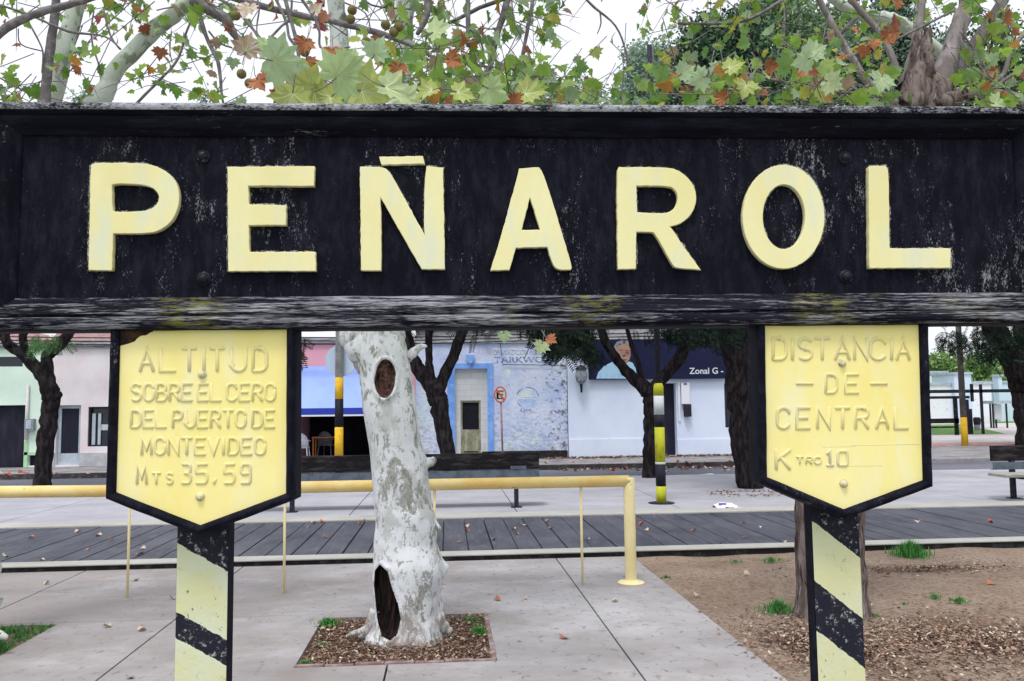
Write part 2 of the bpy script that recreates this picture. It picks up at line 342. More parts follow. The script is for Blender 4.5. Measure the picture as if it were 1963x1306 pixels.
M['plastic'] = surf('white_plastic', (.62, .64, .72), [], .4, None)
M['orange_wood'] = surf('orange_table_edge', (.42, .15, .05), [], .6)
M['tile'] = surf('reddish_roof_tile', (.40, .24, .24), [((.5, .33, .33), 3, (1, 1, 3), .4, .6)], .9)
M['zinc'] = surf('stained_pale_parapet', (.42, .42, .44), [((.2, .2, .21), 4, (.5, 1, 3), .45, .6), ((.06, .06, .07), 12, (.6, 1, 2), .6, .68)], .85)
t = NT('weathered_blue_white_render')
c = t.mix(t.mask(t.noise(1.3, O1, 5), .35, .65), (.42, .51, .76), (.64, .69, .82))
c = t.mix(t.mask(t.noise(2.2, (1, 1, .8), 5, .7, (3, 3, 1)), .56, .66), c, (.60, .74, .72))
low = t.mask(t.axis(2), 2.3, .3)
c = t.mix(t.math('MULTIPLY', t.mask(t.math('ADD', t.noise(9, (.6, 1, 1.4), 6, .75, (1, 6, 2)), t.math('MULTIPLY', low, .12)), .55, .72), .75), c, (.26, .27, .32))
rt = t.mask(t.axis(0), 2.4, 4.6)
c = t.mix(t.math('MULTIPLY', t.mask(t.math('ADD', t.noise(5.5, (1, 1, 1), 6, .75, (8, 6, 2)), t.math('MULTIPLY', rt, .26)), .66, .74), .85), c, (.06, .07, .10))
M['graffiti_wall'] = t.done(c, .9, t.noise(9, (1, 1, 1), 6, .7), .6, .03)
M['blue_trim'] = surf('chipped_blue_trim', (.14, .30, .72), [((.22, .40, .80), 3, O1, .4, .6), ((.6, .68, .8), 10, O1, .62, .68)], .85)
t = NT('grey_white_block_infill')
br = t.n('TexBrick'); t.lk(t.obj, br.inputs[0]); mp = t.n('Mapping'); mp.inputs['Rotation'].default_value = (pi/2, 0, 0); t.lk(t.obj, mp.inputs[0]); t.lk(mp.outputs[0], br.inputs[0])
br.inputs['Scale'].default_value = 1; br.inputs['Brick Width'].default_value = .4; br.inputs['Row Height'].default_value = .19; br.inputs['Mortar Size'].default_value = .008
br.inputs['Color1'].default_value = (.60, .62, .64, 1); br.inputs['Color2'].default_value = (.54, .56, .58, 1); br.inputs['Mortar'].default_value = (.47, .49, .50, 1)
M['block'] = t.done(br.outputs[0], .9, t.noise(20), .3, .01)
M['old_door'] = surf('peeling_olive_door', (.22, .22, .15), [((.36, .35, .26), 6, (1, 1, .4), .45, .6), ((.06, .05, .04), 14, O1, .6, .68)], .9)
M['white_house'] = surf('blue_white_render', (.60, .68, .84), [((.66, .73, .87), .9, O1, .4, .6), ((.42, .46, .55), 5, O1, .68, .76)], .85)
M['navy'] = surf('navy_billboard', (.012, .014, .05), [((.03, .03, .14), 1.6, O1, .6, .75)], .45, None)
M['ink_white'] = surf('white_lettering', (.72, .74, .80), [], .6, None)
M['ink_blue'] = surf('faded_blue_lettering', (.16, .20, .42), [((.5, .56, .75), 14, O1, .5, .6)], .9, None)
M['ink_pink'] = surf('faded_pink_lettering', (.62, .42, .55), [((.6, .64, .8), 14, O1, .48, .58)], .9, None)
M['ink_yellow'] = surf('faded_yellow_emblem', (.66, .68, .42), [((.6, .7, .8), 10, O1, .5, .6)], .9, None)
M['ink_sky'] = surf('faded_sky_blue_emblem', (.30, .50, .80), [((.6, .7, .84), 10, O1, .5, .6)], .9, None)
M['skin'] = surf('poster_skin', (.42, .24, .17), [((.28, .14, .1), 4, O1, .5, .7)], .6, None)
M['hair'] = surf('poster_grey_hair', (.25, .26, .3), [((.05, .05, .07), 9, O1, .5, .6)], .6, None)
M['shirt'] = surf('poster_blue_shirt', (.40, .62, .78), [((.3, .5, .72), 3, O1, .45, .6)], .6, None)
M['sign_red'] = surf('traffic_sign_red', (.62, .13, .06), [((.45, .12, .07), 20, O1, .5, .65)], .6, None)
M['sign_white'] = surf('traffic_sign_white', (.62, .60, .60), [((.5, .4, .36), 12, O1, .55, .66)], .6, None)
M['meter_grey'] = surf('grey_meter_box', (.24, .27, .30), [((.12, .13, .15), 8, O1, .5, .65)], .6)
M['mural'] = surf('white_mural_wall', (.72, .76, .80), [((.70, .42, .44), 2.2, (1, 1, .8), .62, .66), ((.40, .62, .50), 3, (1, 1, .7), .64, .68, 3), ((.36, .42, .62), 4, (1, 1, .4), .66, .69, 3)], .9)
M['pale_blue_wall'] = surf('pale_blue_wall', (.56, .66, .80), [], .9)
M['bag'] = surf('white_plastic_bag', (.75, .74, .82), [], .35, (20, .6, .02))
M['bag_ink'] = surf('violet_bag_print', (.12, .06, .42), [], .5, None)
M['bin_grey'] = surf('grey_bin', (.22, .23, .26), [], .6)
M['lawn'] = surf('distant_lawn', (.10, .22, .05), [((.16, .30, .08), 3, O1, .4, .6)], .9)
M['brick_edge'] = surf('worn_brick_edging', (.20, .12, .11), [((.30, .24, .25), 7, O1, .45, .6)], .9)
# ================================================================== THE NAMEBOARD
def poly_offset(pts, ks):
    """pts counter-clockwise; returns f(o): the outline pushed outward by o*k of each edge"""
    n = len(pts)
    def f(o):
        out = []
        for i in range(n):
            a, b, c_ = Vector(pts[i-1]), Vector(pts[i]), Vector(pts[(i+1) % n])
            d1 = (b-a).normalized(); d2 = (c_-b).normalized()
            n1 = Vector((d1.y, -d1.x)); n2 = Vector((d2.y, -d2.x))
            o1 = o*ks[i-1]; o2 = o*ks[i]
            det = n1.x*n2.y-n1.y*n2.x
            if abs(det) < 1e-6: out.append(b+n1*o1); continue
            e1 = n1.dot(b)+o1; e2 = n2.dot(b)+o2
            out.append(Vector(((e1*n2.y-e2*n1.y)/det, (n1.x*e2-n2.x*e1)/det)))
        return out
    return f
def sweep(mb, pts, prof, ks, mi=lambda e, j: 0, div=.06, wob=0, rng=None):
    f = poly_offset(pts, ks); rings = [(f(o), y) for o, y in prof]; n = len(pts)
    for e in range(n):
        L = (Vector(pts[(e+1) % n])-Vector(pts[e])).length; N = max(1, int(L/div))
        ws = [0]+[rng.uniform(-wob, wob) if rng else 0 for _ in range(N-1)]+[0]
        vs = []
        for P, y in rings:
            a, b = P[e], P[(e+1) % n]
            for k in range(N+1):
                q = a.lerp(b, k/N); vs.append((q.x, y+ws[k]*(1 if y < -.01 else 0), q.y+ws[k]*.5))
        for j in range(len(rings)-1):
            fs = [(j*(N+1)+k, (j+1)*(N+1)+k, (j+1)*(N+1)+k+1, j*(N+1)+k+1) for k in range(N)]
            b0 = len(mb.v)
            if j == 0: mb.v += vs; base = b0
            for q in fs: mb.f.append(tuple(i+base for i in q)); mb.m.append(mi(e, j)); mb.sm.append(True)
def curve_mesh(name, splines, ext, bev, mat, y0, parent, resolution=0, off=0):
    cu = bpy.data.curves.new('tmp', 'CURVE'); cu.dimensions = '2D'; cu.fill_mode = 'BOTH'; cu.extrude = ext; cu.bevel_depth = bev; cu.bevel_resolution = 1; cu.offset = off
    for pts in splines:
        sp = cu.splines.new('POLY'); sp.points.add(len(pts)-1); sp.use_cyclic_u = True
        for q, p in zip(sp.points, pts): q.co = (p[0], p[1], 0, 1)
    o = bpy.data.objects.new('tmp', cu); col.objects.link(o)
    me = bpy.data.meshes.new_from_object(o.evaluated_get(bpy.context.evaluated_depsgraph_get()))
    bpy.data.objects.remove(o); bpy.data.curves.remove(cu)
    for v in me.vertices: v.co = (v.co.x, y0-v.co.z, v.co.y)
    me.materials.clear(); me.materials.append(mat); me.name = name
    return me
def wobble(px, amp=.55, step=7, rng=random.Random(5)):
    out = []
    n = len(px)
    for i in range(n):
        a, b = px[i], px[(i+1) % n]; L = sqrt((a[0]-b[0])**2+(a[1]-b[1])**2); N = max(1, int(L/step))
        for k in range(N):
            t = k/N; j = amp*.4 if k == 0 else amp
            out.append((a[0]+(b[0]-a[0])*t+rng.uniform(-j, j), a[1]+(b[1]-a[1])*t+rng.uniform(-j, j)))
    return out
sign = thing('station_nameboard', 'weathered black wooden station nameboard on two striped posts, big raised yellow letters PEÑAROL', 'station sign', SO, SA)
rg = random.Random(1)
uL, uR = S(39, 420)[0], S(1949, 420)[0]; zT, zB = S(981, 264)[1], S(981, 567)[1]
mb = MB(); nx, nz = 90, 16                      # the panel, gently uneven
vs = []; fs = []
for j in range(nz+1):
    for i in range(nx+1):
        u = uL+(uR-uL)*i/nx; z = zB+(zT-zB)*j/nz
        vs.append((u, .0016*sin(u*7.1)+.001*sin(u*23+z*9), z))
for j in range(nz):
    for i in range(nx):
        a = j*(nx+1)+i; fs.append((a, a+1, a+nx+2, a+nx+1))
mb.add(vs, fs, 0, True); mb.box(uL-.03, uR+.03, .012, .04, zB-.03, zT+.03)
mb.build('panel', M['black_panel'], sign)
oB = zB-S(981, 627, -.05)[1]; oT = S(981, 198.5, -.045)[1]-zT
prof = [(0, .004), (0, -.007), (.010, -.011), (.017, -.020), (.030, -.031), (.050, -.038), (.055, -.039), (.057, -.034), (.060, -.034), (.063, -.044), (.071, -.052), (.083, -.055), (.093, -.051), (.099, -.042), (.101, -.030), (.101, .045), (0, .045)]
M['pale_nose'] = black_board('chalky_top_nose_paint', (.5, 1, 1), .595, False, (.34, .34, .38))
def fm(e, j): return {0: 1 if j < 13 else 0, 1: 2, 2: 3 if j > 9 else 0, 3: 2}[e]
mb = MB(); sweep(mb, [(uL, zB), (uR, zB), (uR, zT), (uL, zT)], prof, [oB/.101, 1, oT/.101, 1], fm, .05, .0012, rg)
mb.build('frame', [M['black_rail'], M['weathered_rail'], M['black_panel'], M['pale_nose']], sign)
# --- the seven letters
LET = {
'letter_p': [[(174.4,320),(178,315),(191,313),(272,314),(298,319.5),(321,331),(337,349),(344,374),(340,402),(328.5,425),(305.6,442),(283,447),(216.4,447),(214,518),(171,517)],
             [(214,354),(224,351),(272,353),(293,359),(304,369),(307,380.6),(300.5,394.6),(285,405),(262,407),(224,408),(215,405)]],
'letter_e': [[(437.5,321),(602,320),(601.5,356),(475,355.4),(476,393),(547.5,395),(547.5,431),(476,431),(477.5,484),(603.6,484),(605,519),(438.5,519.4)]],
'letter_n': [[(691,321),(732.6,321),(744,328),(754,343),(816,456),(813.5,430),(815,348),(819,320),(848.7,322.6),(852,515.5),(809,515.5),(728,374),(730,420.6),(730,518),(693,518)]],
'letter_a': [[(996,324.5),(1032.6,322),(1040,331.6),(1058,385.5),(1096,512),(1093.6,516.7),(1072.5,517),(1061,510),(1050,473),(988,474.5),(976,517),(941,518),(962,453)],
             [(1016,375),(1037,442),(998.6,442)]],
'letter_r': [[(1183.4,327),(1187,321.7),(1282,321.7),(1305,330),(1324,348),(1334.6,371),(1332,397),(1319,418),(1300.6,430),(1282,434),(1291,444),(1310,474.5),(1341.6,516.7),(1296,514),(1288,505),(1256,446),(1247,444),(1219,444),(1218,515),(1185,515.5)],
             [(1218.6,355.5),(1282,355.5),(1296,364),(1301,378),(1297,397),(1284,408),(1270,411),(1220.5,408)]],
'letter_o': [[(1502+77.6*cos(t*pi/24), 416+98.8*sin(t*pi/24)) for t in range(48)], [(1502.7+41.6*cos(t*pi/20), 416+63*sin(t*pi/20)) for t in range(40)]],
'letter_l': [[(1666,321),(1668.7,319),(1697,319),(1703,328),(1704,476),(1709,477.5),(1821,477.5),(1821,513),(1667,513.5)]]}
def chaikin(px, ang=50):
    """round the shallow corners, keep the sharp ones"""
    out = []; n = len(px)
    for i in range(n):
        a, b, c_ = Vector(px[i-1]), Vector(px[i]), Vector(px[(i+1) % n])
        tu = math.degrees((b-a).angle(c_-b))
        if tu > ang: out.append(tuple(b))
        else: out += [tuple(a.lerp(b, .75)), tuple(b.lerp(c_, .25))]
    return out
for nm, outs in LET.items():
    sp = [[S(x, y, -.017) for x, y in wobble(chaikin(chaikin(o)))] for o in outs]
    me = curve_mesh(nm, sp, .0085, .0016, M['letter_yellow'], -.0085, sign)
    lo = put(nm, me, sign)
    sm = [[S(x, y, 0) for x, y in wobble(chaikin(o), 1.3, 5)] for o in outs]
    if nm != 'letter_a': put('paint_smear', curve_mesh('paint_smear', sm, .0022, .0, M['smear'], -.0006, lo, off=.0042), lo)
    if nm == 'letter_n':
        sp = [[S(x, y, -.017) for x, y in wobble([(728,301),(810,300),(813.5,313),(731.5,315)])]]
        put('tilde_bar', curve_mesh('tilde_bar', sp, .0075, .0014, M['letter_yellow'], -.0075, lo), lo)
for x, y in ((388, 299), (390, 534), (1622, 302), (1623, 530)):
    u, z = S(x, y, -.006); mb = MB()
    mb.lathe([(.021, -.001), (.020, .003), (.015, .004), (.0145, .007), (.012, .012), (.007, .0155), (.002, .0165)], (u, 0, z), 16, 0, 'y')
    mb.build('bolt', M['bolt_black'], sign)
# --- posts
def post(xa, xb, bands, slope, nm):
    ua = S(xa, 1180, .04)[0]; ub = S(xb, 1180, .04)[0]; uc = (ua+ub)/2; sc = 667/1.015
    zz = lambda y: S((xa+xb)/2, y, .04)[1]
    mt = striped(nm, [(zz(a), zz(b)) for a, b in bands], slope, uc)
    mb = MB(); mb.box(ua, ub, .04, .10, -.3, zB-.02)
    n = len(mb.f); mb.m = [1]*n; mb.m[2] = 0
    o = mb.build('post', [mt, M['black_rim']], sign); bevel(o, .004)
    return o
post(336, 436, [(700, 1069), (1200, 1249), (1380, 1440)], .57, 'striped_post_paint')
post(1563.5, 1655, [(700, 1034), (1150, 1245), (1390, 1480)], .80, 'striped_post_paint_wide')
# --- stroke alphabet for the raised lettering on the plaques (unit box, z up)
def arc(cx, cy, rx, ry, a, b, n=8): return [(cx+rx*cos(radians(a+(b-a)*i/n)), cy+ry*sin(radians(a+(b-a)*i/n))) for i in range(n+1)]
AL = {
'A': [[(0, 0), (.5, 1), (1, 0)], [(.2, .34), (.8, .34)]],
'B': [[(0, 0), (0, 1), (.6, 1)]+arc(.6, .76, .34, .24, 90, -90)+[(0, .52)], [(.6, .52)]+arc(.62, .26, .38, .26, 90, -90)+[(0, 0)]],
'C': [[(1, .85)]+arc(.5, .72, .5, .28, 20, 180)+arc(.5, .28, .5, .28, 180, 340)],
'D': [[(0, 0), (0, 1), (.5, 1)]+arc(.5, .68, .5, .32, 90, 0)+arc(.5, .32, .5, .32, 0, -90)+[(0, 0)]],
'E': [[(1, 1), (0, 1), (0, 0), (1, 0)], [(0, .5), (.82, .5)]],
'G': [], 'I': [[(.5, 0), (.5, 1)]], 'K': [[(0, 0), (0, 1)], [(1, 1), (.05, .45)], [(.32, .62), (1, 0)]],
'L': [[(0, 1), (0, 0), (1, 0)]], 'M': [[(0, 0), (.05, 1), (.5, .3), (.95, 1), (1, 0)]], 'N': [[(0, 0), (0, 1), (1, 0), (1, 1)]],
'O': [arc(.5, .68, .5, .32, 0, 180)+arc(.5, .32, .5, .32, 180, 360)+[(1, .68)]],
'P': [[(0, 0), (0, 1), (.6, 1)]+arc(.6, .74, .4, .26, 90, -90)+[(0, .48)]],
'R': [[(0, 0), (0, 1), (.6, 1)]+arc(.6, .75, .38, .25, 90, -90)+[(0, .5)], [(.5, .5), (1, 0)]],
'S': [[(.95, .88)]+arc(.5, .76, .45, .24, 40, 270, 10)+arc(.5, .26, .48, .26, 90, -140, 10)],
'T': [[(0, 1), (1, 1)], [(.5, 1), (.5, 0)]],
'U': [[(0, 1), (0, .3)]+arc(.5, .3, .5, .3, 180, 360)+[(1, 1)]], 'V': [[(0, 1), (.5, 0), (1, 1)]],
'0': [[(.12, 0), (0, .15), (0, .85), (.12, 1), (.88, 1), (1, .85), (1, .15), (.88, 0), (.12, 0)]],
'1': [[(.2, .8), (.6, 1), (.6, 0)], [(.2, 0), (1, 0)]],
'3': [[(.05, 1), (.7, 1)]+arc(.65, .76, .3, .24, 90, -90)+[(.3, .52)], [(.65, .52)]+arc(.62, .26, .36, .26, 90, -90)+[(0, 0)]],
'5': [[(.95, 1), (.05, 1), (.02, .55), (.7, .58)]+arc(.66, .29, .3, .29, 80, -80)+[(0, 0)]],
'9': [[(.95, .5), (.2, .48), (.03, .62), (.03, .86), (.2, 1), (.8, 1), (.95, .86), (.95, .14), (.8, 0), (.05, 0)]],
',': [[(.6, .22), (.35, -.02)]], '-': [[(0, .5), (1, .5)]]}
def ridge(mb, pts, w, h, y0):
    """a low rounded ridge along a polyline on the plane y = y0"""
    P = [Vector(p) for p in pts]; n = len(P)
    if n < 2: return
    e0 = P[0]-(P[1]-P[0]).normalized()*w*.55; e1 = P[-1]+(P[-1]-P[-2]).normalized()*w*.55
    P = [e0]+P+[e1]; n = len(P); vs = []
    for i, p in enumerate(P):
        d1 = (p-P[i-1]).normalized() if i else (P[1]-p).normalized(); d2 = (P[i+1]-p).normalized() if i < n-1 else d1
        d = (d1+d2); d = d.normalized() if d.length > .1 else d1
        nn = Vector((-d.y, d.x)); s_ = 1/max(.5, abs(d.dot(d1))); e = .55 if i in (0, n-1) else 1
        for a in (-1, -.82, -.45, 0, .45, .82, 1):
            q = p+nn*(a*w*s_*e); hh = h*sqrt(max(0, 1-abs(a)**2.6))*(.25 if i in (0, n-1) else 1); vs.append((q.x, y0-hh+.0004, q.y))
    mb.add(vs, [(i*7+k, i*7+k+1, (i+1)*7+k+1, (i+1)*7+k) for i in range(n-1) for k in range(6)], 0, True)
PY0 = -.020
def write(mb, ch, xa, xb, yt, yb, w=3.1, h=.0042):
    for st in AL[ch]:
        if len(st) < 2: continue
        pts = [S(xa+(xb-xa)*x, yb+(yt-yb)*z, PY0) for x, z in st]
        if (Vector(pts[0])-Vector(pts[-1])).length < 1e-4: pts = pts[:-1]+[(pts[-1][0]*.999+pts[-2][0]*.001, pts[-1][1]*.999+pts[-2][1]*.001)]
        ridge(mb, pts, w/667, h, PY0)
def line(mb, txt, spans, yt, yb, **k):
    for ch, (a, b) in zip(txt, spans): write(mb, ch, a, b, yt, yb, **k)
def spread(txt, x0, x1, cw, gap_w):
    """positions of even-width letters; a blank in the text takes gap_w"""
    units = sum(gap_w if c_ == ' ' else (.25 if c_ == 'I' else 1) for c_ in txt); n = len(txt.replace(' ', ''))
    tot = sum(cw*(.25 if c_ == 'I' else 1) for c_ in txt if c_ != ' '); sp = (x1-x0-tot-sum(gap_w for c_ in txt if c_ == ' '))/(n-1)
    out = []; x = x0
    for c_ in txt:
        if c_ == ' ': x += gap_w; continue
        ww = cw*(.25 if c_ == 'I' else 1); out.append((x, x+ww)); x += ww+sp
    return out
def plaque(inner, texts, bolts, label):
    pl = put('plaque', None, sign, label)
    q = [S(x, y, PY0) for x, y in inner]        # counter-clockwise in (u, z)
    mb = MB(); mb.prism(q, 'y', PY0, PY0+.05)
    o = mb.build('plate', M['plaque_yellow'], pl)
    mb = MB(); k = 1
    pr = [(-.001, PY0+.004), (-.001, PY0-.004), (.002, PY0-.012), (.007, PY0-.018), (.0135, PY0-.020), (.019, PY0-.017), (.023, PY0-.010), (.0245, PY0-.002), (.0245, PY0+.075), (0, PY0+.075)]
    sweep(mb, q, pr, [1]*len(q), lambda e, j: 0, .03, .0016, rg)
    mb.build('rim', M['black_rim'], pl)
    mb = MB(); texts(mb)
    mb.build('lettering', M['worn_lettering'], pl)
    for x, y in bolts:
        u, z = S(x, y, PY0); mb = MB()
        mb.lathe([(.0125, 0), (.0125, .002), (.0095, .003), (.009, .008), (.0075, .011), (.003, .012)], (u, PY0, z), 12, 0, 'y')
        mb.build('bolt', M['bolt_yellow'], pl)
    return pl
def tL(mb):
    line(mb, 'ALTITUD', [(269, 294), (308, 336), (350, 376), (386, 396), (404, 429), (444, 471), (485, 511)], 668, 711, w=3.6)
    line(mb, 'SOBREELCERO', spread('SOBRE EL CERO', 252, 527, 18, 6), 736, 768)
    line(mb, 'DELPUERTODE', spread('DEL PUERTO DE', 252, 526, 17.5, 7), 787, 819)
    line(mb, 'MONTEVIDEO', spread('MONTEVIDEO', 272, 508, 18.5, 0), 840, 871)
    line(mb, 'M', [(263, 281)], 892, 927); line(mb, 'TS', [(293, 307), (320, 331)], 907, 927, w=2.6)
    line(mb, '35,59', [(349, 366), (377, 398), (407, 417), (431, 450), (462, 481)], 890, 926)
lp = plaque([(222.5, 944), (384, 1007.5), (549.5, 946), (551, 626), (231, 626)], tL, [(388, 718), (384, 952)], 'yellow plaque giving the altitude over the port of Montevideo')
def tR(mb):
    line(mb, 'DISTANCIA', [(1482, 1507), (1512, 1526), (1530, 1556), (1562, 1590), (1601, 1628), (1638, 1662), (1669, 1697), (1702, 1716), (1719, 1743)], 649, 689, w=3.6)
    line(mb, '-DE-', [(1527, 1558), (1583, 1604), (1621, 1645), (1669, 1700)], 718, 753)
    line(mb, 'CENTRAL', [(1490, 1513), (1528, 1552), (1567, 1590), (1602, 1628), (1640, 1664), (1680, 1702), (1716, 1740)], 782, 821, w=3.6)
    line(mb, 'K', [(1488, 1514)], 862, 899, w=3.6); line(mb, 'TRO', [(1527, 1539), (1545, 1556), (1561, 1573)], 876, 889, w=2.)
    line(mb, '10', [(1582, 1597), (1606, 1624)], 865, 892)
    for (xa, ya, xb, yb) in ((1577, 857, 1640, 856), (1632, 854, 1762, 852), (1586, 894, 1693, 893)):
        ridge(mb, [S(xa, ya, PY0), S(xb, yb, PY0)], 0.8/667, .0008, PY0)
rp = plaque([(1469, 915), (1617, 977), (1769, 921), (1761, 622), (1465, 622)], tR, [(1614, 696), (1617, 927)], 'yellow plaque giving the distance from Central')
mb = MB(); rr = random.Random(4)       # brown stain where the rust has run under the board
pts = [(228, 630), (300, 630), (283, 641), (268, 645), (258, 655), (240, 661), (228, 664)]
q = [S(x, y, PY0-.0006) for x, y in wobble(pts, 1.2, 5, rr)][::-1]; mb.prism(q, 'y', PY0-.0006, PY0); mb.build('rust_patch', M['rust'], lp)
# ================================================================== GROUND, PAVEMENTS, DECK, ROAD
Y1, Y2, Y3, Y4, Y5, Y6 = 9.42, 9.68, 12.58, 13.08, 19.45, 23.2     # strip | deck | strip | platform | road | far kerb
YF = 26.35                                                        # the street facades
XB = 2.09                                                         # right edge of the front pavement
rg = random.Random(11)
mb = MB(); mb.box(-300, 300, -60, 600, -.5, -.14); mb.build('ground', M['lawn'], kind='structure')
pit = (G(620, 1184).x, G(935, 1176).x, G(750, 1274).y, G(750, 1181).y)      # tree pit x0, x1, y0, y1
gx1 = G(110, 1197).x; gpit = (gx1-1.55, gx1, G(0, 1262).y-.35, G(110, 1197).y)
px = lambda a, b: G(a, b)
J = .007
jx = [G(150, 1185).x, G(200, 1291).x, G(1145, 1180).x, G(738, 1290).x]
jy = [G(300, 1188).y, pit[2]-.02]
holes = [pit, gpit]
x2 = (G(1080, 1082).x+G(1228, 1306).x)/2; x1 = (G(335, 1190).x+G(180, 1306).x)/2; x0_ = (G(135, 1108).x+G(0, 1168).x)/2
for x in (x0_, x1, x2): holes.append((x-J, x+J, -3, Y1))
holes.append((-12, pit[0], jy[0]-J*.6, jy[0]+J*.6))
xm = G(738, 1295).x; holes.append((xm-J, xm+J, -3, pit[2]))
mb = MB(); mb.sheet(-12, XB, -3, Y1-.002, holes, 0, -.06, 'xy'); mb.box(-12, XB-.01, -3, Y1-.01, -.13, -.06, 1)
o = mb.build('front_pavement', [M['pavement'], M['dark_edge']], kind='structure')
# bare dirt on the right, softly uneven
vs = []; fs = []; nx, ny = 110, 110
for j in range(ny+1):
    for i in range(nx+1):
        x = XB-.02+11*i/nx; y = -3+(Y1+3-.003)*j/ny
        z = -.012+.016*sin(x*2.3+y*1.1)*sin(y*1.9-x)+.008*sin(x*7+3)*sin(y*6.1)
        if i == 0: z = -.01
        vs.append((x, y, z))
for j in range(ny):
    for i in range(nx): a = j*(nx+1)+i; fs.append((a, a+1, a+nx+2, a+nx+1))
mb = MB(); mb.add(vs, fs, 0, True); mb.build('dirt_ground', M['dirt'], kind='structure')
# raised strips and deck
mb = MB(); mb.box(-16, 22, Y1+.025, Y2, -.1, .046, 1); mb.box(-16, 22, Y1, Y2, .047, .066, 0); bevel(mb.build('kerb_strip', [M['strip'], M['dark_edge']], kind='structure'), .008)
mb = MB(); mb.box(-16, 22, Y2+.001, Y3-.001, -.1, .0); x = -16; 
while x < 22:
    wd = .276+rg.uniform(-.006, .006); h = .052+rg.uniform(-.004, .004)
    mb.box(x, x+wd, Y2+.004, Y3-.004+rg.uniform(-.01, 0), .01, h, 0); x += wd+rg.uniform(.010, .019)
bevel(mb.build('wooden_deck', M['plank'], kind='structure'), .004, 1)
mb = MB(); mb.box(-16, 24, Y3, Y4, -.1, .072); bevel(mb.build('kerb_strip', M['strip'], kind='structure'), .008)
hs_ = [(-40, 60, 16.34, 16.36)]
for k in range(-9, 12): hs_.append((k*2.62+1.1-.008, k*2.62+1.1+.008, Y4, Y5))
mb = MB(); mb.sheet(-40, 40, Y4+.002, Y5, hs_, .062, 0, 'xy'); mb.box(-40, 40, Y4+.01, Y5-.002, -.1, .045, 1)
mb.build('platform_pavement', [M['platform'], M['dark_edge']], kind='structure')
mb = MB(); mb.box(-60, 120, Y5, Y6, -.12, -.05); mb.build('road', M['asphalt'], kind='structure')
mb = MB(); mb.box(-60, 13, Y6, Y6+.16, -.12, .085); mb.build('far_kerb', M['far_kerb'], kind='structure')
mb = MB(); mb.box(-60, 13, Y6+.16, YF+4, -.12, .075); mb.build('far_pavement', M['far_pavement'], kind='structure')
# the open side beyond the corner
mb = MB(); mb.box(13, 60, Y6, 30.6, -.12, .03); mb.box(13, 60, 23.2, 23.5, .03, .06, 0); mb.build('side_pavement', M['far_pavement'], kind='structure')
mb = MB(); mb.box(13, 120, 30.6, 32.4, -.12, .06); mb.build('reddish_kerb', M['red_kerb'], kind='structure')
mb = MB(); mb.box(13, 140, 32.4, 62, -.12, .045); mb.build('pale_path', M['pale_path'], kind='structure')
mb = MB(); a = G(1785, 830, .05); b = G(1868, 828, .05)
mb.prism([(a.x-2, 41), (G(1845, 828, .05).x, 41), (G(1868, 814, .05).x, 60), (a.x+8, 60)], 'z', .04, .06); mb.build('lawn', M['lawn'], kind='structure')
# mulch, brick edge and grass of the two pits
def chips(mb, rect, n, rng, smin=.008, smax=.022, z0=-.01, heap=.02):
    for _ in range(n):
        x = rng.uniform(rect[0], rect[1]); y = rng.uniform(rect[2], rect[3])
        a = rng.uniform(0, 6.3); L = rng.uniform(smin, smax); W = L*rng.uniform(.25, .6); z = z0+rng.uniform(0, heap)
        t = rng.uniform(-.5, .5); t2 = rng.uniform(-.5, .5); dx, dy = cos(a), sin(a)
        vs = [(x+dx*L*p-dy*W*q, y+dy*L*p+dx*W*q, z+t*L*p+t2*W*q) for p, q in ((-1, -.7), (.6, -1), (1, .8), (-.7, 1))]
        mb.add(vs, [(0, 1, 2, 3)])
mb = MB(); mb.box(pit[0], pit[1], pit[2], pit[3], -.12, -.03); mb.build('pit_soil', surf('dark_pit_soil', (.07, .045, .03), [((.14, .09, .06), 40, O1, .45, .6)], .95), kind='structure')
mb = MB(); chips(mb, (pit[0]+.02, pit[1]-.02, pit[2]+.03, pit[3]-.02), 9000, rg, .006, .017, -.03, .04)
mb.build('bark_mulch', M['chip'], label='brown bark chip mulch spread around the white trunk', cat='mulch', kind='stuff')
mb = MB(); e = .035
k = 0
xx = pit[0]
while xx < pit[1]-.01:
    L = min(.2, pit[1]-xx); mb.box(xx, xx+L-.008, pit[2], pit[2]+e, -.05, .012+rg.uniform(-.006, .004)); xx += L
yy = pit[2]+e+.004
while yy < pit[3]-.01:
    L = min(.2, pit[3]-yy); mb.box(pit[1]-e, pit[1]-.002, yy, yy+L-.008, -.05, .008+rg.uniform(-.006, .004)); yy += L
bevel(mb.build('brick_edging', M['brick_edge'], label='worn brick edging along two sides of the mulched tree pit', cat='edging'), .004)
def chip_patch(name, label, cx, cy, rx, ry, n, seed):
    r = random.Random(seed); mb = MB()
    for _ in range(n):
        a = r.uniform(0, 6.3); q = abs(r.gauss(0, .55)); x = cx+rx*q*cos(a); y = cy+ry*q*sin(a)
        if x < XB-.1 or y > Y1-.05: continue
        chips(mb, (x, x, y, y), 1, r, .006, .02, -.004, .02)
    mb.build(name, M['chip'], label=label, cat='mulch', kind='stuff')
g = G(1480, 1230); chip_patch('bark_mulch', 'dark bark chips strewn along the pavement edge before the right post', g.x+.35, g.y-.1, .55, .75, 5200, 1)
g = G(1850, 1230); chip_patch('bark_mulch', 'reddish bark chips strewn thinly over the bare dirt', g.x, g.y, 1.3, .9, 8000, 2)
g = G(1760, 1085); chip_patch('dry_litter', 'thin dry litter lying along the foot of the kerb strip', g.x, g.y-.1, 1.6, .3, 1500, 3)
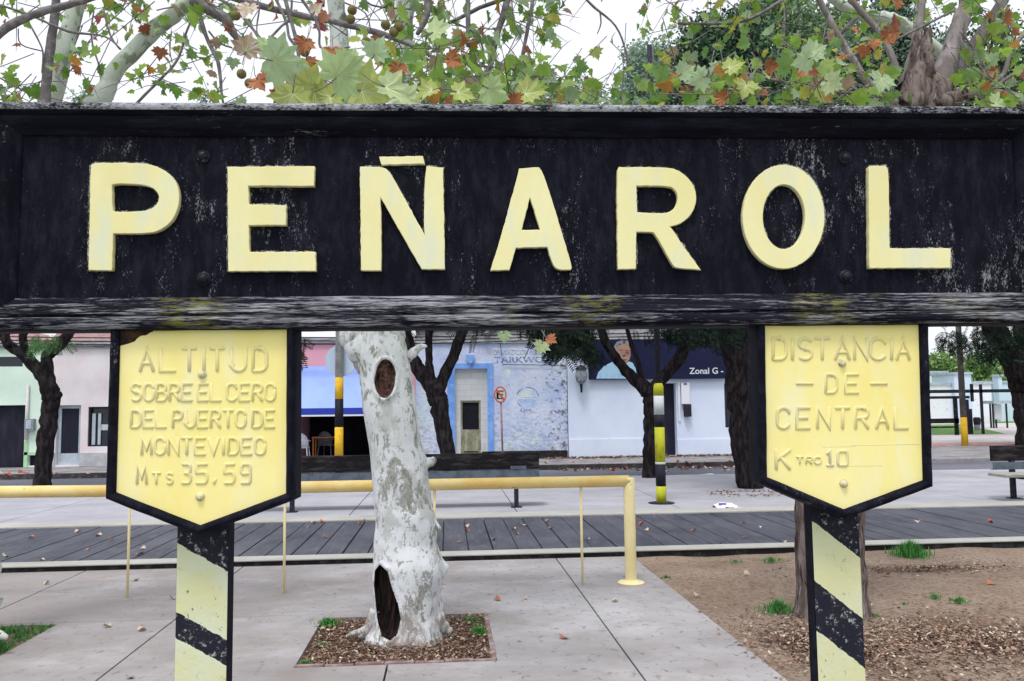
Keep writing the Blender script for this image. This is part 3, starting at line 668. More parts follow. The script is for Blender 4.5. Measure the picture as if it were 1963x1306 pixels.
def blades(mb, x, y, z, n, r, h, rng, lean=.5):
    for _ in range(n):
        a = rng.uniform(0, 6.3); q = r*min(1.6, abs(rng.gauss(0, .62))); bx, by = x+q*cos(a), y+q*sin(a)
        a2 = rng.uniform(0, 6.3); hh = h*rng.uniform(.35, 1.15)*(1-.45*min(1, q/max(r, 1e-6))); l = lean*hh*rng.uniform(.2, 1); wv = .0022+.0012*rng.random()+h*.008
        dx, dy = cos(a2), sin(a2); px_, py_ = -dy*wv, dx*wv
        vs = [(bx-px_, by-py_, z), (bx+px_, by+py_, z), (bx+dx*l*.4+px_*.7, by+dy*l*.4+py_*.7, z+hh*.6), (bx+dx*l*.4-px_*.7, by+dy*l*.4-py_*.7, z+hh*.6), (bx+dx*l, by+dy*l, z+hh*.95)]
        mb.add(vs, [(0, 1, 2, 3), (3, 2, 4)])
mb = MB(); mb.box(gpit[0], gpit[1]-.002, gpit[2]+.002, gpit[3]-.002, -.12, -.01); mb.build('pit_soil', M['dirt'], kind='structure')
mb = MB(); r = random.Random(3)
for _ in range(1500):
    blades(mb, r.uniform(gpit[0], gpit[1]-.02), r.uniform(gpit[2]+.02, gpit[3]-.03), -.012, 9, .03, .05, r, .9)
mb.build('grass', M['grass'], label='bright green lawn grass in the tree pit at the left', cat='grass', kind='stuff')
def weed(px_, py_, n, r_, h, label, zz=0, seed=0, lean=.9):
    g = G(px_, py_, zz); mb = MB(); blades(mb, 0, 0, 0, n, r_, h, random.Random(seed+int(px_)), lean)
    o = mb.build('grass_tuft', M['grass'], label=label, cat='grass tuft'); o.location = (g.x, g.y, zz-.01)
weed(630, 1196, 420, .085, .07, 'low green tuft of grass at the rear left corner of the mulched pit')
weed(584, 1273, 260, .05, .04, 'small grass tuft at the front left corner of the mulched pit')
weed(612, 1235, 120, .06, .03, 'sparse grass sprigs on the left side of the mulched pit')
weed(918, 1213, 260, .06, .07, 'green weed at the right edge of the mulched pit')
weed(905, 1188, 160, .12, .04, 'thin moss green growth along the rear right of the mulched pit')
weed(1492, 1170, 320, .13, .12, 'spiky grey green grass tuft left of the brown trunk')
weed(1745, 1064, 800, .16, .20, 'taller bushy grass clump against the kerb strip', 0, 3, .6)
weed(1478, 1074, 160, .13, .06, 'low weeds along the kerb strip beyond the dirt')
weed(1410, 1076, 80, .1, .04, 'faint weeds along the kerb strip nearest the pavement')
weed(1277, 1108, 90, .06, .05, 'tiny weed at the far corner of the pavement edge')
weed(1792, 1144, 110, .06, .045, 'small green sprout on the dirt, nearer the post')
weed(1838, 1152, 170, .08, .055, 'small green sprout on the dirt, farther from the post')
weed(1733, 1157, 40, .04, .03, 'tiniest sprout on the dirt beside the post')
weed(1672, 1182, 90, .06, .06, 'yellow green shoots at the foot of the brown trunk')
# ================================================================== THE STREET FACADES
def X(p, q=0, y=None): return PY(p, q or 800, y or YF).x
def Z(q, p=900, y=None): return PY(p, q, y or YF).z
def house(name, label, x0, x1, ztop, holes, wallm, depth=4, zb=.0):
    t = thing(name, label, 'building', (0, 0, 0))
    mb = MB(); mb.sheet(x0, x1, zb, ztop, holes, YF, YF+.3)
    mb.box(x0, x1, YF+depth, YF+depth+.2, zb, ztop); mb.box(x0, x0+.15, YF+.3, YF+depth, zb, ztop); mb.box(x1-.15, x1, YF+.3, YF+depth, zb, ztop)
    mb.build('wall', wallm, t)
    mb = MB(); mb.box(x0+.001, x1-.001, YF+.05, YF+depth+.3, ztop, ztop+.12); mb.build('roof', M['zinc'], t)
    return t
def leaf_panel(t, nm, r, y, mat, th=.04):
    mb = MB(); mb.box(r[0], r[1], y, y+th, r[2], r[3]); return mb.build(nm, mat, t)
def frame4(t, nm, r, wd, y0, y1, mat, bottom=True):
    mb = MB(); a, b, c_, d_ = r
    mb.box(a, a+wd, y0, y1, c_, d_); mb.box(b-wd, b, y0, y1, c_, d_); mb.box(a+wd, b-wd, y0, y1, d_-wd, d_)
    if bottom: mb.box(a+wd, b-wd, y0, y1, c_, c_+wd)
    return mb.build(nm, mat, t)
ZC = Z(662, 100)                        # left cornice height
# mint house
a0 = X(-420); a1 = X(88)
dh = (X(-30), X(48), .075, Z(777, 20)); wh = (X(-60), X(40), Z(703, 20), Z(684, 20)); nh = (X(57), X(87), .12, Z(873, 70))
t = house('mint_house', 'mint green house with a wide black door and a narrow slot window', a0, a1, ZC, [dh, wh, nh, (X(-300), X(-230), .075, Z(777)), (X(-180), X(-90), Z(850), Z(777))], M['mint'])
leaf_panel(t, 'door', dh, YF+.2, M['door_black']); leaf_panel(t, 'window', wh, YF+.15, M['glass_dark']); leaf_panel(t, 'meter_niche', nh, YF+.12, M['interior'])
leaf_panel(t, 'door', (X(-300), X(-230), .075, Z(777)), YF+.2, M['door_black']); leaf_panel(t, 'window', (X(-180), X(-90), Z(850), Z(777)), YF+.2, M['glass_dark'])
mb = MB(); mb.box(X(49), X(56), YF-.03, YF-.001, .08, Z(846, 50)); mb.box(X(49)-.01, X(88), YF-.03, YF-.001, Z(873, 60)+.01, Z(868, 60)+.02); mb.build('trim', M['mint_trim'], t)
mb = MB(); mb.tube([(X(53), YF-.05, Z(738, 53)), (X(53), YF-.05, .9)], .045, 8); mb.build('pipe', M['sign_white'], t)
mb = MB(); r_ = (X(52), X(69), Z(826, 60), Z(803, 60)); mb.box(*r_[:2], YF-.16, YF-.002, *r_[2:]); mb.box(r_[0]+.05, r_[1]-.05, YF-.175, YF-.161, r_[2]+.06, r_[3]-.05, 1); bevel(mb.build('meter_box', [M['meter_grey'], M['light_frame']], t), .01)
mb = MB(); mb.box(a0, a1, YF-.12, YF-.003, ZC-.02, ZC+.13); mb.box(a0, a1, YF-.06, YF-.003, ZC-.09, ZC-.021); mb.build('cornice', M['zinc'], t)
# pale pink-white house
b0 = a1+.004; b1 = X(560)
dh = (X(108), X(155), .12, Z(777, 130)); wh = (X(169), X(222), Z(856, 190), Z(780, 190))
t = house('pale_pink_house', 'pale pink white house with a glazed door beside a small window', b0, b1, ZC, [dh, wh, (X(300), X(350), .1, Z(777)), (X(400), X(480), Z(850), Z(777))], M['pinkwhite'])
d = frame4(t, 'door', dh, .1, YF+.12, YF+.2, M['light_frame']); leaf_panel(d, 'pane', (dh[0]+.1, dh[1]-.1, dh[2]+.35, dh[3]-.1), YF+.15, M['door_black'])
leaf_panel(d, 'kick_plate', (dh[0]+.1, dh[1]-.1, dh[2]+.1, dh[2]+.35), YF+.14, M['light_frame'])
wq = (wh[0]+.04, wh[1]-.04, wh[2]+.04, wh[3]-.2)
d = frame4(t, 'window', wh, .05, YF+.05, YF+.13, M['dark_metal']); leaf_panel(d, 'pane', wh, YF+.16, M['glass_dark'])
mb = MB(); mb.box(wq[0]+.04, wq[0]+.14, YF+.1, YF+.14, wq[2], wq[3]); mb.box(wq[0]+.22, wq[0]+.3, YF+.1, YF+.14, wq[2], wq[3]); mb.build('curtain', M['light_frame'], d)
leaf_panel(d, 'notice', (X(190), X(206), Z(825, 200), Z(814, 200)), YF+.13, M['paper'], .01)
leaf_panel(t, 'door', (X(300), X(350), .1, Z(777)), YF+.2, M['door_black']); leaf_panel(t, 'window', (X(400), X(480), Z(850), Z(777)), YF+.2, M['glass_dark'])
mb = MB(); mb.box(dh[1]+.01, b1, YF-.04, YF-.002, .08, Z(868, 200)); mb.box(b0, dh[0]-.01, YF-.04, YF-.002, .08, Z(868, 90)); mb.build('plinth', M['grey_render'], t)
mb = MB(); mb.box(b0, b1, YF-.12, YF-.003, ZC-.02, ZC+.13); mb.box(b0, b1, YF-.06, YF-.003, ZC-.09, ZC-.021, 0); mb.build('cornice', M['zinc'], t)
for xa, xb in ((20, 60), (160, 205)):
    mb = MB(); q0 = PY(xa-45, 660, YF+6); q1 = PY(xb+25, 660, YF+6); ap = PY((xa+xb)/2-10, 634, YF+6)
    mb.prism([(q0.x, ZC), (q1.x, ZC), (ap.x+.3, ap.z), (ap.x-.3, ap.z)], 'y', YF+4.4, YF+8)
    mb.build('tiled_roof', M['tile'], label='low reddish tiled roof rising behind the %s cornice' % ('mint' if xa < 100 else 'pale pink'), cat='roof')
# text helper: flat letters painted on or fixed to a facade
def words(txt, x0, x1, z0, z1, y, mat, name, parent, ext=.004, bold=0., shear=0, sx=None):
    cu = bpy.data.curves.new('tmp', 'FONT'); cu.body = txt; cu.size = 1; cu.extrude = 0; cu.offset = bold; cu.shear = shear
    o = bpy.data.objects.new('tmp', cu); col.objects.link(o); bpy.context.view_layer.update()
    me = bpy.data.meshes.new_from_object(o.evaluated_get(bpy.context.evaluated_depsgraph_get()))
    bpy.data.objects.remove(o); bpy.data.curves.remove(cu)
    vx = [v.co.x for v in me.vertices]; vy = [v.co.y for v in me.vertices]
    a, b, c_, d_ = min(vx), max(vx), min(vy), max(vy)
    for v in me.vertices: v.co = (x0+(v.co.x-a)/(b-a)*(x1-x0), y, z0+(v.co.y-c_)/(d_-c_)*(z1-z0))
    me.materials.clear(); me.materials.append(mat); me.name = name
    return put(name, me, parent)
# pink cafe with the blue awning
c0 = b1+.004; c1 = X(797)
oh = (X(563), X(760), .1, Z(790, 640))
t = house('pink_cafe', 'pink fronted cafe with a dark open front under a periwinkle blue awning', c0, c1, Z(655, 640), [oh], M['pink'])
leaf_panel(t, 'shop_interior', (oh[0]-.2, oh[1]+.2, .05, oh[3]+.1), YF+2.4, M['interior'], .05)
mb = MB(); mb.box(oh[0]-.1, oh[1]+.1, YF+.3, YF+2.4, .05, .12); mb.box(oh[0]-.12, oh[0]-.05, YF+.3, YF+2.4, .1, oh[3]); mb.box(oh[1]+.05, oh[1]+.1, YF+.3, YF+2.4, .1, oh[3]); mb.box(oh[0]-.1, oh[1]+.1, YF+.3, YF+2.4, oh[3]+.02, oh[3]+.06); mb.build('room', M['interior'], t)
aw = put('awning', None, t)
zt = Z(702, 640); yo = YF-1.1; zl = PY(640, 783, yo).z; za = PY(640, 795, yo).z
mb = MB(); xa, xb = PY(562, 740, YF-.5).x, PY(775, 740, YF-.5).x; n = 40; vs = []
for i in range(n+1):
    x = xa+(xb-xa)*i/n; vs += [(x, YF-.01, zt), (x, (YF+yo)/2, (zt+zl)/2-.03+.012*sin(i*2.1)), (x, yo, zl)]
mb.add(vs, [(3*i+k, 3*i+3+k, 3*i+4+k, 3*i+1+k) for i in range(n) for k in (0, 1)], 0, True); mb.build('cloth', M['awning'], aw)
mb = MB(); mb.box(xa, xb, yo-.02, yo, za, zl+.01); mb.build('valance', M['awning_edge'], aw)
mb = MB(); mb.box(xa, xb, yo-.022, yo+.004, za-.05, za-.002); mb.build('piping', M['ink_white'], aw)
mb = MB(); mb.box(c0, c1, YF-.1, YF-.002, Z(657, 640), Z(657, 640)+.14); mb.build('cornice', M['zinc'], t)
# weathered blue-white house
d0 = c1+.004; d1 = X(1088)
ZD = Z(657, 900)
ih = (X(872), X(935), .08, Z(707, 900))
t = house('weathered_house', 'flaking blue white house front with faded painted lettering and a walled-up doorway', d0, d1, ZD, [ih], M['graffiti_wall'])
dr = (X(883), X(922), .1, Z(768, 900))
mb = MB(); mb.sheet(ih[0]-.05, ih[1]+.05, .05, ih[3]+.05, [dr], YF+.10, YF+.24); mb.build('infill', M['block'], t)
mb = MB(); a, b = X(858), X(946); zt = Z(697, 900)
mb.box(a, ih[0], YF-.05, YF-.002, .35, zt); mb.box(ih[1], b, YF-.05, YF-.002, .2, zt); mb.box(ih[0], ih[1], YF-.05, YF-.002, ih[3], zt); mb.build('door_surround', M['blue_trim'], t)
mb = MB(); a = X(893); b = X(911); zc_ = Z(680, 900); mb.prism([(a, Z(681, 900)), (a+.06, Z(694, 900)), ((a+b)/2, Z(699, 900)), (b-.06, Z(694, 900)), (b, Z(681, 900))][::-1], 'y', YF-.12, YF-.051); mb.build('keystone', M['blue_trim'], t)
d = put('door', None, t)
frame4(d, 'frame', dr, .06, YF+.12, YF+.2, M['old_door'])
leaf_panel(d, 'lower_panel', (dr[0]+.06, dr[1]-.06, .15, Z(824, 900)), YF+.15, M['old_door']); leaf_panel(d, 'upper_opening', (dr[0]+.06, dr[1]-.06, Z(824, 900)+.01, dr[3]-.06), YF+.19, M['interior'])
mb = MB(); mb.box(dr[0]+.1, dr[1]-.1, YF+.13, YF+.149, .3, .34); mb.build('rail', M['dark_edge'], d)
mb = MB(); mb.box(d0, d1-.01, YF-.07, YF-.003, ZD-.02, ZD+.1); mb.box(d0, d1-.01, YF-.03, YF-.003, ZD+.1, ZD+.38); mb.box(d0, d1-.01, YF-.1, YF-.003, ZD+.38, ZD+.48); mb.build('cornice', M['zinc'], t)
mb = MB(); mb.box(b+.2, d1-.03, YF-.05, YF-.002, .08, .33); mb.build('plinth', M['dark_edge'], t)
words('ORGANIZACION INDEP.', X(947), X(1042), Z(681, 1000), Z(671, 1000), YF-.004, M['ink_blue'], 'faded_lettering', t)
words('TARKWO', X(948), X(1044), Z(696, 1000), Z(684, 1000), YF-.004, M['ink_blue'], 'faded_lettering', t, bold=.025)
words('S', X(1047), X(1064), Z(697, 1050), Z(684, 1050), YF-.004, M['ink_blue'], 'faded_lettering', t, bold=.02)
words('T', X(876), X(886), Z(690, 880), Z(678, 880), YF-.004, M['ink_pink'], 'faded_lettering', t, bold=.02)
words('CHE', X(918), X(944), Z(680, 920), Z(669, 920), YF-.004, M['ink_pink'], 'faded_lettering', t)
words('TARK', X(853), X(856.5), .75, 1.9, YF-.055, M['graffiti_wall'], 'faded_lettering', t) if False else None
mb = MB(); cx, cz = X(1012), Z(763, 1010); R_ = X(1034)-X(1012)
for a0_, a1_ in ((10, 100), (112, 165), (200, 230)):
    p = [(cx+R_*cos(radians(q)), cz+R_*.95*sin(radians(q))) for q in range(a0_, a1_+1, 6)]+[(cx+(R_-.03)*cos(radians(q)), cz+(R_-.03)*.95*sin(radians(q))) for q in range(a1_, a0_-1, -6)]
    mb = MB(); mb.prism(p[::-1], 'y', YF-.005, YF-.001); mb.build('ring_arc', M['ink_blue'], t)
mb = MB(); mb.prism([(X(997), Z(762, 1010)), (X(1019), Z(762, 1010)), (X(1014), Z(752, 1010)), (X(999), Z(753, 1010))], 'y', YF-.006, YF-.001); mb.build('emblem_hat', M['ink_yellow'], t)
mb = MB()
for k in range(4):
    zz = Z(766+k*4.3, 1010); mb.box(X(993+k*2), X(1028-k), YF-.005, YF-.001, zz-.025, zz+.012)
mb.build('emblem_waves', M['ink_sky'], t)
words('A.N.P.', X(996), X(1020), Z(790, 1010), Z(784, 1010), YF-.004, M['ink_blue'], 'faded_lettering', t, bold=.02)
mb = MB(); mb.tube([(X(960), YF-.03, ZD), (X(965), YF-.05, Z(699, 960)), (X(1086), YF-.05, Z(701, 1060))], .012, 5); mb.build('cable', M['dark_metal'], t)
# blue-white house with the billboard
e0 = d1+.02; e1 = X(1482)
dh = (X(1246), X(1297), .1, Z(735, 1270)); wh = (X(1390), X(1440), Z(820, 1400), Z(735, 1400))
t = house('white_corner_house', 'blue white corner house with a dark doorway under a navy billboard', e0, e1, Z(657, 1300), [dh, wh], M['white_house'])
leaf_panel(t, 'door', dh, YF+.25, M['door_black']); d = leaf_panel(t, 'window', wh, YF+.2, M['glass_dark'])
mb = MB()
for x in np.linspace(wh[0]+.1, wh[1]-.1, 5): mb.box(x-.01, x+.01, YF+.1, YF+.12, wh[2], wh[3])
mb.build('window_bars', M['dark_metal'], t)
mb = MB(); mb.box(e0, dh[0]-.01, YF-.03, YF-.001, .08, Z(842, 1150)); mb.box(dh[1]+.01, e1, YF-.03, YF-.001, .08, Z(842, 1350)); mb.build('plinth', M['white_house'], t)
mb = MB(); mb.box(e0, e1, YF-.14, YF-.002, Z(655, 1300), Z(655, 1300)+.08); mb.box(e0, e1, YF-.03, YF-.002, Z(655, 1300)+.08, Z(655, 1300)+.6); mb.build('cornice', M['zinc'], t)
mb = MB(); mb.box(X(1300), X(1304), YF-.05, YF-.031, 1.2, Z(732, 1300)); mb.box(X(1306), X(1322), YF-.09, YF-.031, Z(775, 1310), Z(734, 1310)); bevel(mb.build('conduit', M['ink_white'], t), .006)
mb = MB(); mb.box(X(1310), X(1323), YF-.18, YF-.031, Z(799, 1316), Z(775, 1316)-.003); bevel(mb.build('meter_box', M['dark_metal'], t), .01)
mb = MB(); mb.box(X(1311), X(1317), YF-.105, YF-.091, Z(738, 1314), Z(735, 1314)); mb.build('badge', M['bag_ink'], t)
# billboard
bb = thing('billboard', 'navy billboard with a grey haired man in a light blue shirt and lettering Zonal G', 'billboard')
yb = YF-.16
r = (X(1128, 700, yb), X(1398, 700, yb), PY(1260, 727, yb).z, PY(1260, 650, yb).z)
mb = MB(); mb.box(r[0], r[1], yb, YF-.145, r[2], r[3]); mb.build('panel', M['navy'], bb)
words('Zonal G -', X(1321, 700, yb), X(1386, 700, yb), PY(1350, 717, yb).z, PY(1350, 705, yb).z, yb-.004, M['ink_white'], 'lettering', bb, bold=.012)
B = lambda x, y: (PY(x, y, yb).x, PY(x, y, yb).z)
ph = put('portrait', None, bb)
mb = MB(); mb.prism([B(x, y) for x, y in ((1143, 726), (1147, 714), (1158, 702), (1176, 693), (1186, 692), (1196, 700), (1206, 693), (1213, 696), (1219, 708), (1221, 726))], 'y', yb-.004, yb-.0005); mb.build('shirt', M['shirt'], ph)
mb = MB(); mb.prism([B(x, y) for x, y in ((1183, 664), (1190, 659), (1203, 660), (1208, 668), (1209, 681), (1206, 690), (1199, 699), (1190, 696), (1184, 686), (1181, 675))], 'y', yb-.0075, yb-.0045); mb.build('face', M['skin'], ph)
mb = MB(); mb.prism([B(x, y) for x, y in ((1180, 676), (1177, 664), (1182, 656), (1192, 652), (1203, 653), (1209, 660), (1210, 668), (1206, 664), (1198, 659), (1189, 661), (1184, 666))], 'y', yb-.011, yb-.008); mb.build('hair', M['hair'], ph)
mb = MB()
for xa, xb, ya, yb2 in ((1186, 1193, 671, 673), (1199, 1206, 671, 673), (1188, 1192, 675.5, 677.5), (1200, 1204, 675.5, 677.5), (1191, 1202, 689, 691)):
    p, q = B(xa, yb2), B(xb, ya); mb.box(p[0], q[0], yb-.0115, yb-.008, p[1], q[1])
mb.prism([B(x, y) for x, y in ((1196, 674), (1199, 684), (1193, 684))], 'y', yb-.010, yb-.008); mb.build('features', M['hair'], ph)
# lantern on the white wall
ln = thing('wall_lantern', 'grey carriage lantern on a bracket at the left of the billboard', 'lantern', (X(1113), YF-.26, 0))
z0 = Z(753, 1113); z1 = Z(737, 1113); z2 = Z(722, 1113); z3 = Z(705, 1113)
mb = MB(); mb.lathe([(.03, z0), (.045, z1-.05), (.05, z1)], n=10); mb.box(-.02, .02, .04, .24, z1-.02, z1+.02); mb.build('bracket', M['dark_metal'], ln)
mb = MB(); mb.lathe([(.06, z1+.002), (.16, z1+.1), (.19, z2), (.16, z3-.08)], n=8, smooth=False); mb.build('lantern_glass', M['meter_grey'], ln)
mb = MB(); mb.lathe([(.2, z3-.08), (.14, z3), (.03, z3+.08)], n=8, smooth=False); mb.build('cap', M['dark_metal'], ln)
# small camera box on the parapet, cables along the street
mb = MB(); c_ = PY(933, 634, YF-.15); mb.box(c_.x-.1, c_.x+.1, YF-.3, YF-.06, c_.z-.1, c_.z+.1); mb.box(c_.x-.06, c_.x+.06, YF-.25, YF-.1, c_.z-.2, c_.z-.1)
bevel(mb.build('floodlight', M['meter_grey'], label='small grey floodlight under the cornice of the weathered house', cat='floodlight'), .01)
for i, (ya, yb_, lb) in enumerate(((641, 640, 'uppermost of the black cables strung along the house fronts'), (648, 646, 'middle one of the black cables strung along the house fronts'), (654, 652, 'lowest black cable strung along the house fronts'))):
    Yc = YF-.6; A = PY(-60, ya+3, Yc); Bq = PY(1480, yb_-9, Yc); mb = MB()
    mb.tube([A.lerp(Bq, k/30)-Vector((0, 0, .12*sin(pi*k/30)+.04*abs(sin(pi*k/10)))) for k in range(31)], .018, 5)
    mb.build('cable', M['dark_metal'], label=lb, cat='cable')
# ================================================================== STREET THINGS
# yellow railing
YR = G(1210, 1118).y
z_r = PY(900, 928, YR).z; rr_ = .052
xr = G(1210, 1118).x
rl = thing('yellow_railing', 'yellow tubular railing with a round foot at its right end', 'railing', (xr, YR, 0))
ra = 0.055
zl_ = PY(-40, 938.5, YR).z
mb = MB(); xl = PY(-300, 930, YR).x-xr
mb.tube([(xl, 0, zl_-.01), (-5, 0, z_r), (-.0, 0, z_r)], ra, 20)
mb.build('top_rail', M['rail_yellow'], rl)
mb = MB(); mb.tube([(0, .0, .01), (0, 0, z_r+ra*.55)], ra, 20); bevel(mb.build('end_post', M['rail_pale'], rl), .006)
mb = MB(); mb.lathe([(.128, .0), (.13, .010), (.12, .016), (.085, .018), (.07, .024), (.058, .034)], n=28); mb.build('foot_flange', M['rail_pale'], rl)
for bx, by in ((248, 1141), (546, 1132), (833, 1125), (1114, 1120), (-60, 1150)):
    g = PY(bx, by-150, YR); mb = MB(); mb.tube([(g.x-xr, 0, -.02), (g.x-xr, 0, z_r-.04)], .0125, 8); mb.build('baluster', M['rail_pale'], rl)
# benches, seen from behind
def make_bench(lbl, cx, Y, half, legs, bt, bb, rx0):
    t = thing('platform_bench', lbl, 'bench', (cx, Y, .062), 0)
    return t
def bench(lbl, xa, xb, Y, legs, seat_y):
    cx = (xa+xb)/2; t = thing('platform_bench', lbl, 'bench', (cx, Y, .062), 0, 'benches along the deck'); h = (xb-xa)/2
    mb = MB(); mb.box(-h, h, -.03, .03, .634, .895); bevel(mb.build('backrest', M['bench_wood'], t), .008)
    mb = MB(); mb.box(-h, h-.0, -.05, -.034, .49, .615); mb.box(-h, h, -.034, .03, .49, .50); mb.build('back_rail', M['bench_metal'], t)
    mb = MB(); mb.box(h-.48, h-.22, -.057, -.0305, .625, .68); mb.build('bracket_plate', M['bench_metal'], t)
    for s_ in (0, 1): 
        y0 = seat_y+s_*(.24); mb = MB(); mb.box(-h-.14, h+.1, y0, y0+.22, .40, .45); bevel(mb.build('seat_board', M['bench_seat'], t), .006)
    for L in legs:
        lx = L-cx; mb = MB(); mb.box(lx-.035, lx+.035, -.03, .045, 0, .64); mb.box(lx-.03, lx+.03, min(0, seat_y+.02), max(.05, seat_y+.44), .34, .40); mb.box(lx-.09, lx+.09, -.09, .09, 0, .012); bevel(mb.build('leg', M['dark_metal'], t), .004)
    return t
YB = 13.75
bench('long dark bench with its back to the railing, behind the white trunk', PY(470, 880, YB).x, PY(1033, 880, YB).x, YB, [PY(560, 960, YB).x, PY(990, 960, YB).x, PY(775, 960, YB).x], .06)
YB2 = 13.5
bench('dark backed bench with a pale seat at the right edge of the picture', PY(1899, 870, YB2).x, PY(2300, 870, YB2).x, YB2, [PY(1943, 940, YB2).x, PY(2250, 940, YB2).x], -.56)
# street poles
def pole(name, lbl, px_, py_, segs, r=.11, zz=.062, mats=None, depth=None):
    g = G(px_, py_, zz) if depth is None else PY(px_, py_, depth)
    t = thing(name, lbl, 'pole', (g.x, g.y, zz)); return t, g
g = Vector((G(650, 935, .062).x, 18.9, .062)); g.x = PY(650, 800, 18.9).x
t = thing('banded_street_pole', 'pale concrete street pole banded amber and black, left of the white trunk', 'pole', g)
zz = lambda y: PY(650, y, 18.9).z-.062
r = .092
for nm, a, b, mt in (('shaft', 632, 724, 'grey_pole'), ('upper_band', 724, 765, 'pole_yellow'), ('black_band', 765, 819, 'pole_black'), ('lower_band', 819, 880, 'pole_yellow'), ('foot', 880, 940, 'pole_black')):
    ztop = 7.5 if nm == 'shaft' else zz(a); zb = max(0, zz(b)) if nm != 'foot' else 0
    mb = MB(); mb.lathe([(r+.004*(nm != 'shaft'), zb), (r-(.02 if nm == 'shaft' else -.004), ztop)], n=20); mb.build(nm, M[mt], t)
gd = PY(655, 692, 19.1)          # round pale sign seen from behind
t = thing('round_traffic_sign', 'round pale sign on the banded pole, its blank back towards us', 'sign', (gd.x, 18.9, gd.z))
mb = MB(); mb.lathe([(.02, -.118), (.355, -.118), (.36, -.108), (.355, -.1)], (0, 0, 0), 32, 0, 'y', False); mb.build('disc', surf('pale_sign_back', (.46, .56, .70), [], .5), t)
mb = MB(); mb.box(-.04, .04, -.0+.09, .12, -.2, .2); mb.build('clamp', M['grey_pole'], t)
g = G(1268, 965, .062)
t = thing('lime_banded_pole', 'slim dark pole in a worn lime and black painted sleeve', 'pole', g)
zq = lambda y: PY(1268, y, g.y).z-.062
def ring(nm, a, b, mt, rr=.085):
    mb = MB(); mb.lathe([(rr, zq(b)), (rr, zq(a))], n=18); return mb.build(nm, M[mt], t)
mb = MB(); mb.lathe([(.055, zq(745)), (.045, 8.)], n=12); mb.build('upper_shaft', M['dark_metal'], t)
mb = MB(); mb.lathe([(.085, zq(759)), (.085, zq(742)), (.075, zq(738)), (.06, zq(735))], n=18); mb.build('sleeve_top', M['lime'], t)
ring('notice', 759, 795, 'paper', .087); ring('black_band', 795, 819, 'pole_black'); ring('lime_band', 819, 886, 'lime'); ring('paper_scrap', 886, 890, 'paper', .087); ring('black_band', 890, 932, 'pole_black'); ring('lime_band', 932, 963.5, 'lime')
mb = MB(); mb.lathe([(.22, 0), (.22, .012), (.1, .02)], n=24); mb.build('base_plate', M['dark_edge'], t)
# no-parking sign at the far kerb
Yk = 23.5
b = PY(964, 868, Yk); tp = PY(959, 757, Yk)
t = thing('no_parking_sign', 'round red rimmed no parking sign with a struck out E on a thin rusty post', 'traffic sign', (tp.x, Yk, .08))
mb = MB(); mb.tube([(b.x-tp.x, 0, 0), (.01, .02, tp.z+.2-.08)], .028, 8); mb.build('post', surf('rusty_pink_post', (.42, .25, .24), [((.2, .12, .1), 14, O1, .5, .65)], .8), t)
c_ = tp.z-.08; rx = (PY(971, 757, Yk).x-PY(947, 757, Yk).x)/2; rz = (PY(959, 741, Yk).z-PY(959, 773, Yk).z)/2
def disc(r1, r2, y0, y1, m): 
    mb = MB(); mb.prism([(r1*cos(2*pi*k/32), c_+r2*sin(2*pi*k/32)) for k in range(32)], 'y', y0, y1); return mb
pl = disc(rx, rz, -.03, -.01, 0).build('plate', M['sign_red'], t)
disc(rx*.80, rz*.82, -.034, -.0305, 0).build('field', M['sign_white'], pl)
mb = MB(); s_ = rz
mb.box(-.11, -.05, -.038, -.0345, c_-s_*.5, c_+s_*.5); mb.box(-.05, .1, -.038, -.0345, c_+s_*.38, c_+s_*.5); mb.box(-.05, .08, -.038, -.0345, c_-s_*.04, c_+s_*.08); mb.box(-.05, .1, -.038, -.0345, c_-s_*.5, c_-s_*.38)
mb.build('letter_e', M['pole_black'], pl)
mb = MB(); a_, d_ = Vector((-rx*.6, c_+rz*.6)), Vector((rx*.6, c_-rz*.6)); n_ = Vector((.6, .8))*.025
mb.prism([tuple(a_-n_), tuple(d_-n_), tuple(d_+n_), tuple(a_+n_)], 'y', -.043, -.0385); mb.build('slash', M['sign_red'], pl)
# cafe chairs and table inside the open front
def chair(lbl, x, y, rz, mat):
    t = thing('plastic_chair', lbl, 'chair', (x, y, .12), rz, 'plastic chairs in the cafe')
    mb = MB(); mb.box(-.24, .24, -.22, .22, .42, .45); bevel(mb.build('seat', mat, t), .01)
    mb = MB(); n = 12
    for i in range(n):
        a0_, a1_ = pi*i/n, pi*(i+1)/n
        vs = []
        for a in (a0_, a1_):
            for zt_ in (.45, .62+.27*sin(a)): vs.append((-.25*cos(a), .22-.05*(1-sin(a)), zt_))
        mb.add(vs, [(0, 2, 3, 1)], 0, True)
    o = mb.build('backrest', mat, t); sd = o.modifiers.new('thick', 'SOLIDIFY'); sd.thickness = .02
    for sx_ in (-1, 1):
        mb = MB(); mb.box(sx_*.25-.02, sx_*.25+.02, -.2, .2, .62, .65); mb.build('armrest', mat, t)
        for sy in (-1, 1): mb = MB(); mb.tube([(sx_*.21, sy*.2, .42), (sx_*.25, sy*.24, 0)], .02, 6); mb.build('leg', mat, t)
c1_ = PY(583, 860, YF+.3); c2_ = PY(627, 858, YF+1.2)
chair('white plastic chair just inside the open cafe front', c1_.x, YF-.3, pi, M['plastic']); chair('plastic chair beyond the cafe table, its shade painted in as grey', c2_.x, YF+1.3, pi*.9, M['meter_grey'])  # the rear chair's shade is put into its grey material
t = thing('cafe_table', 'small cafe table with an orange wooden edge', 'table', (PY(626, 858, YF+.5).x, YF+.5, .12))
mb = MB(); mb.box(-.42, .42, -.3, .3, .70, .735); bevel(mb.build('tabletop', M['orange_wood'], t), .006)
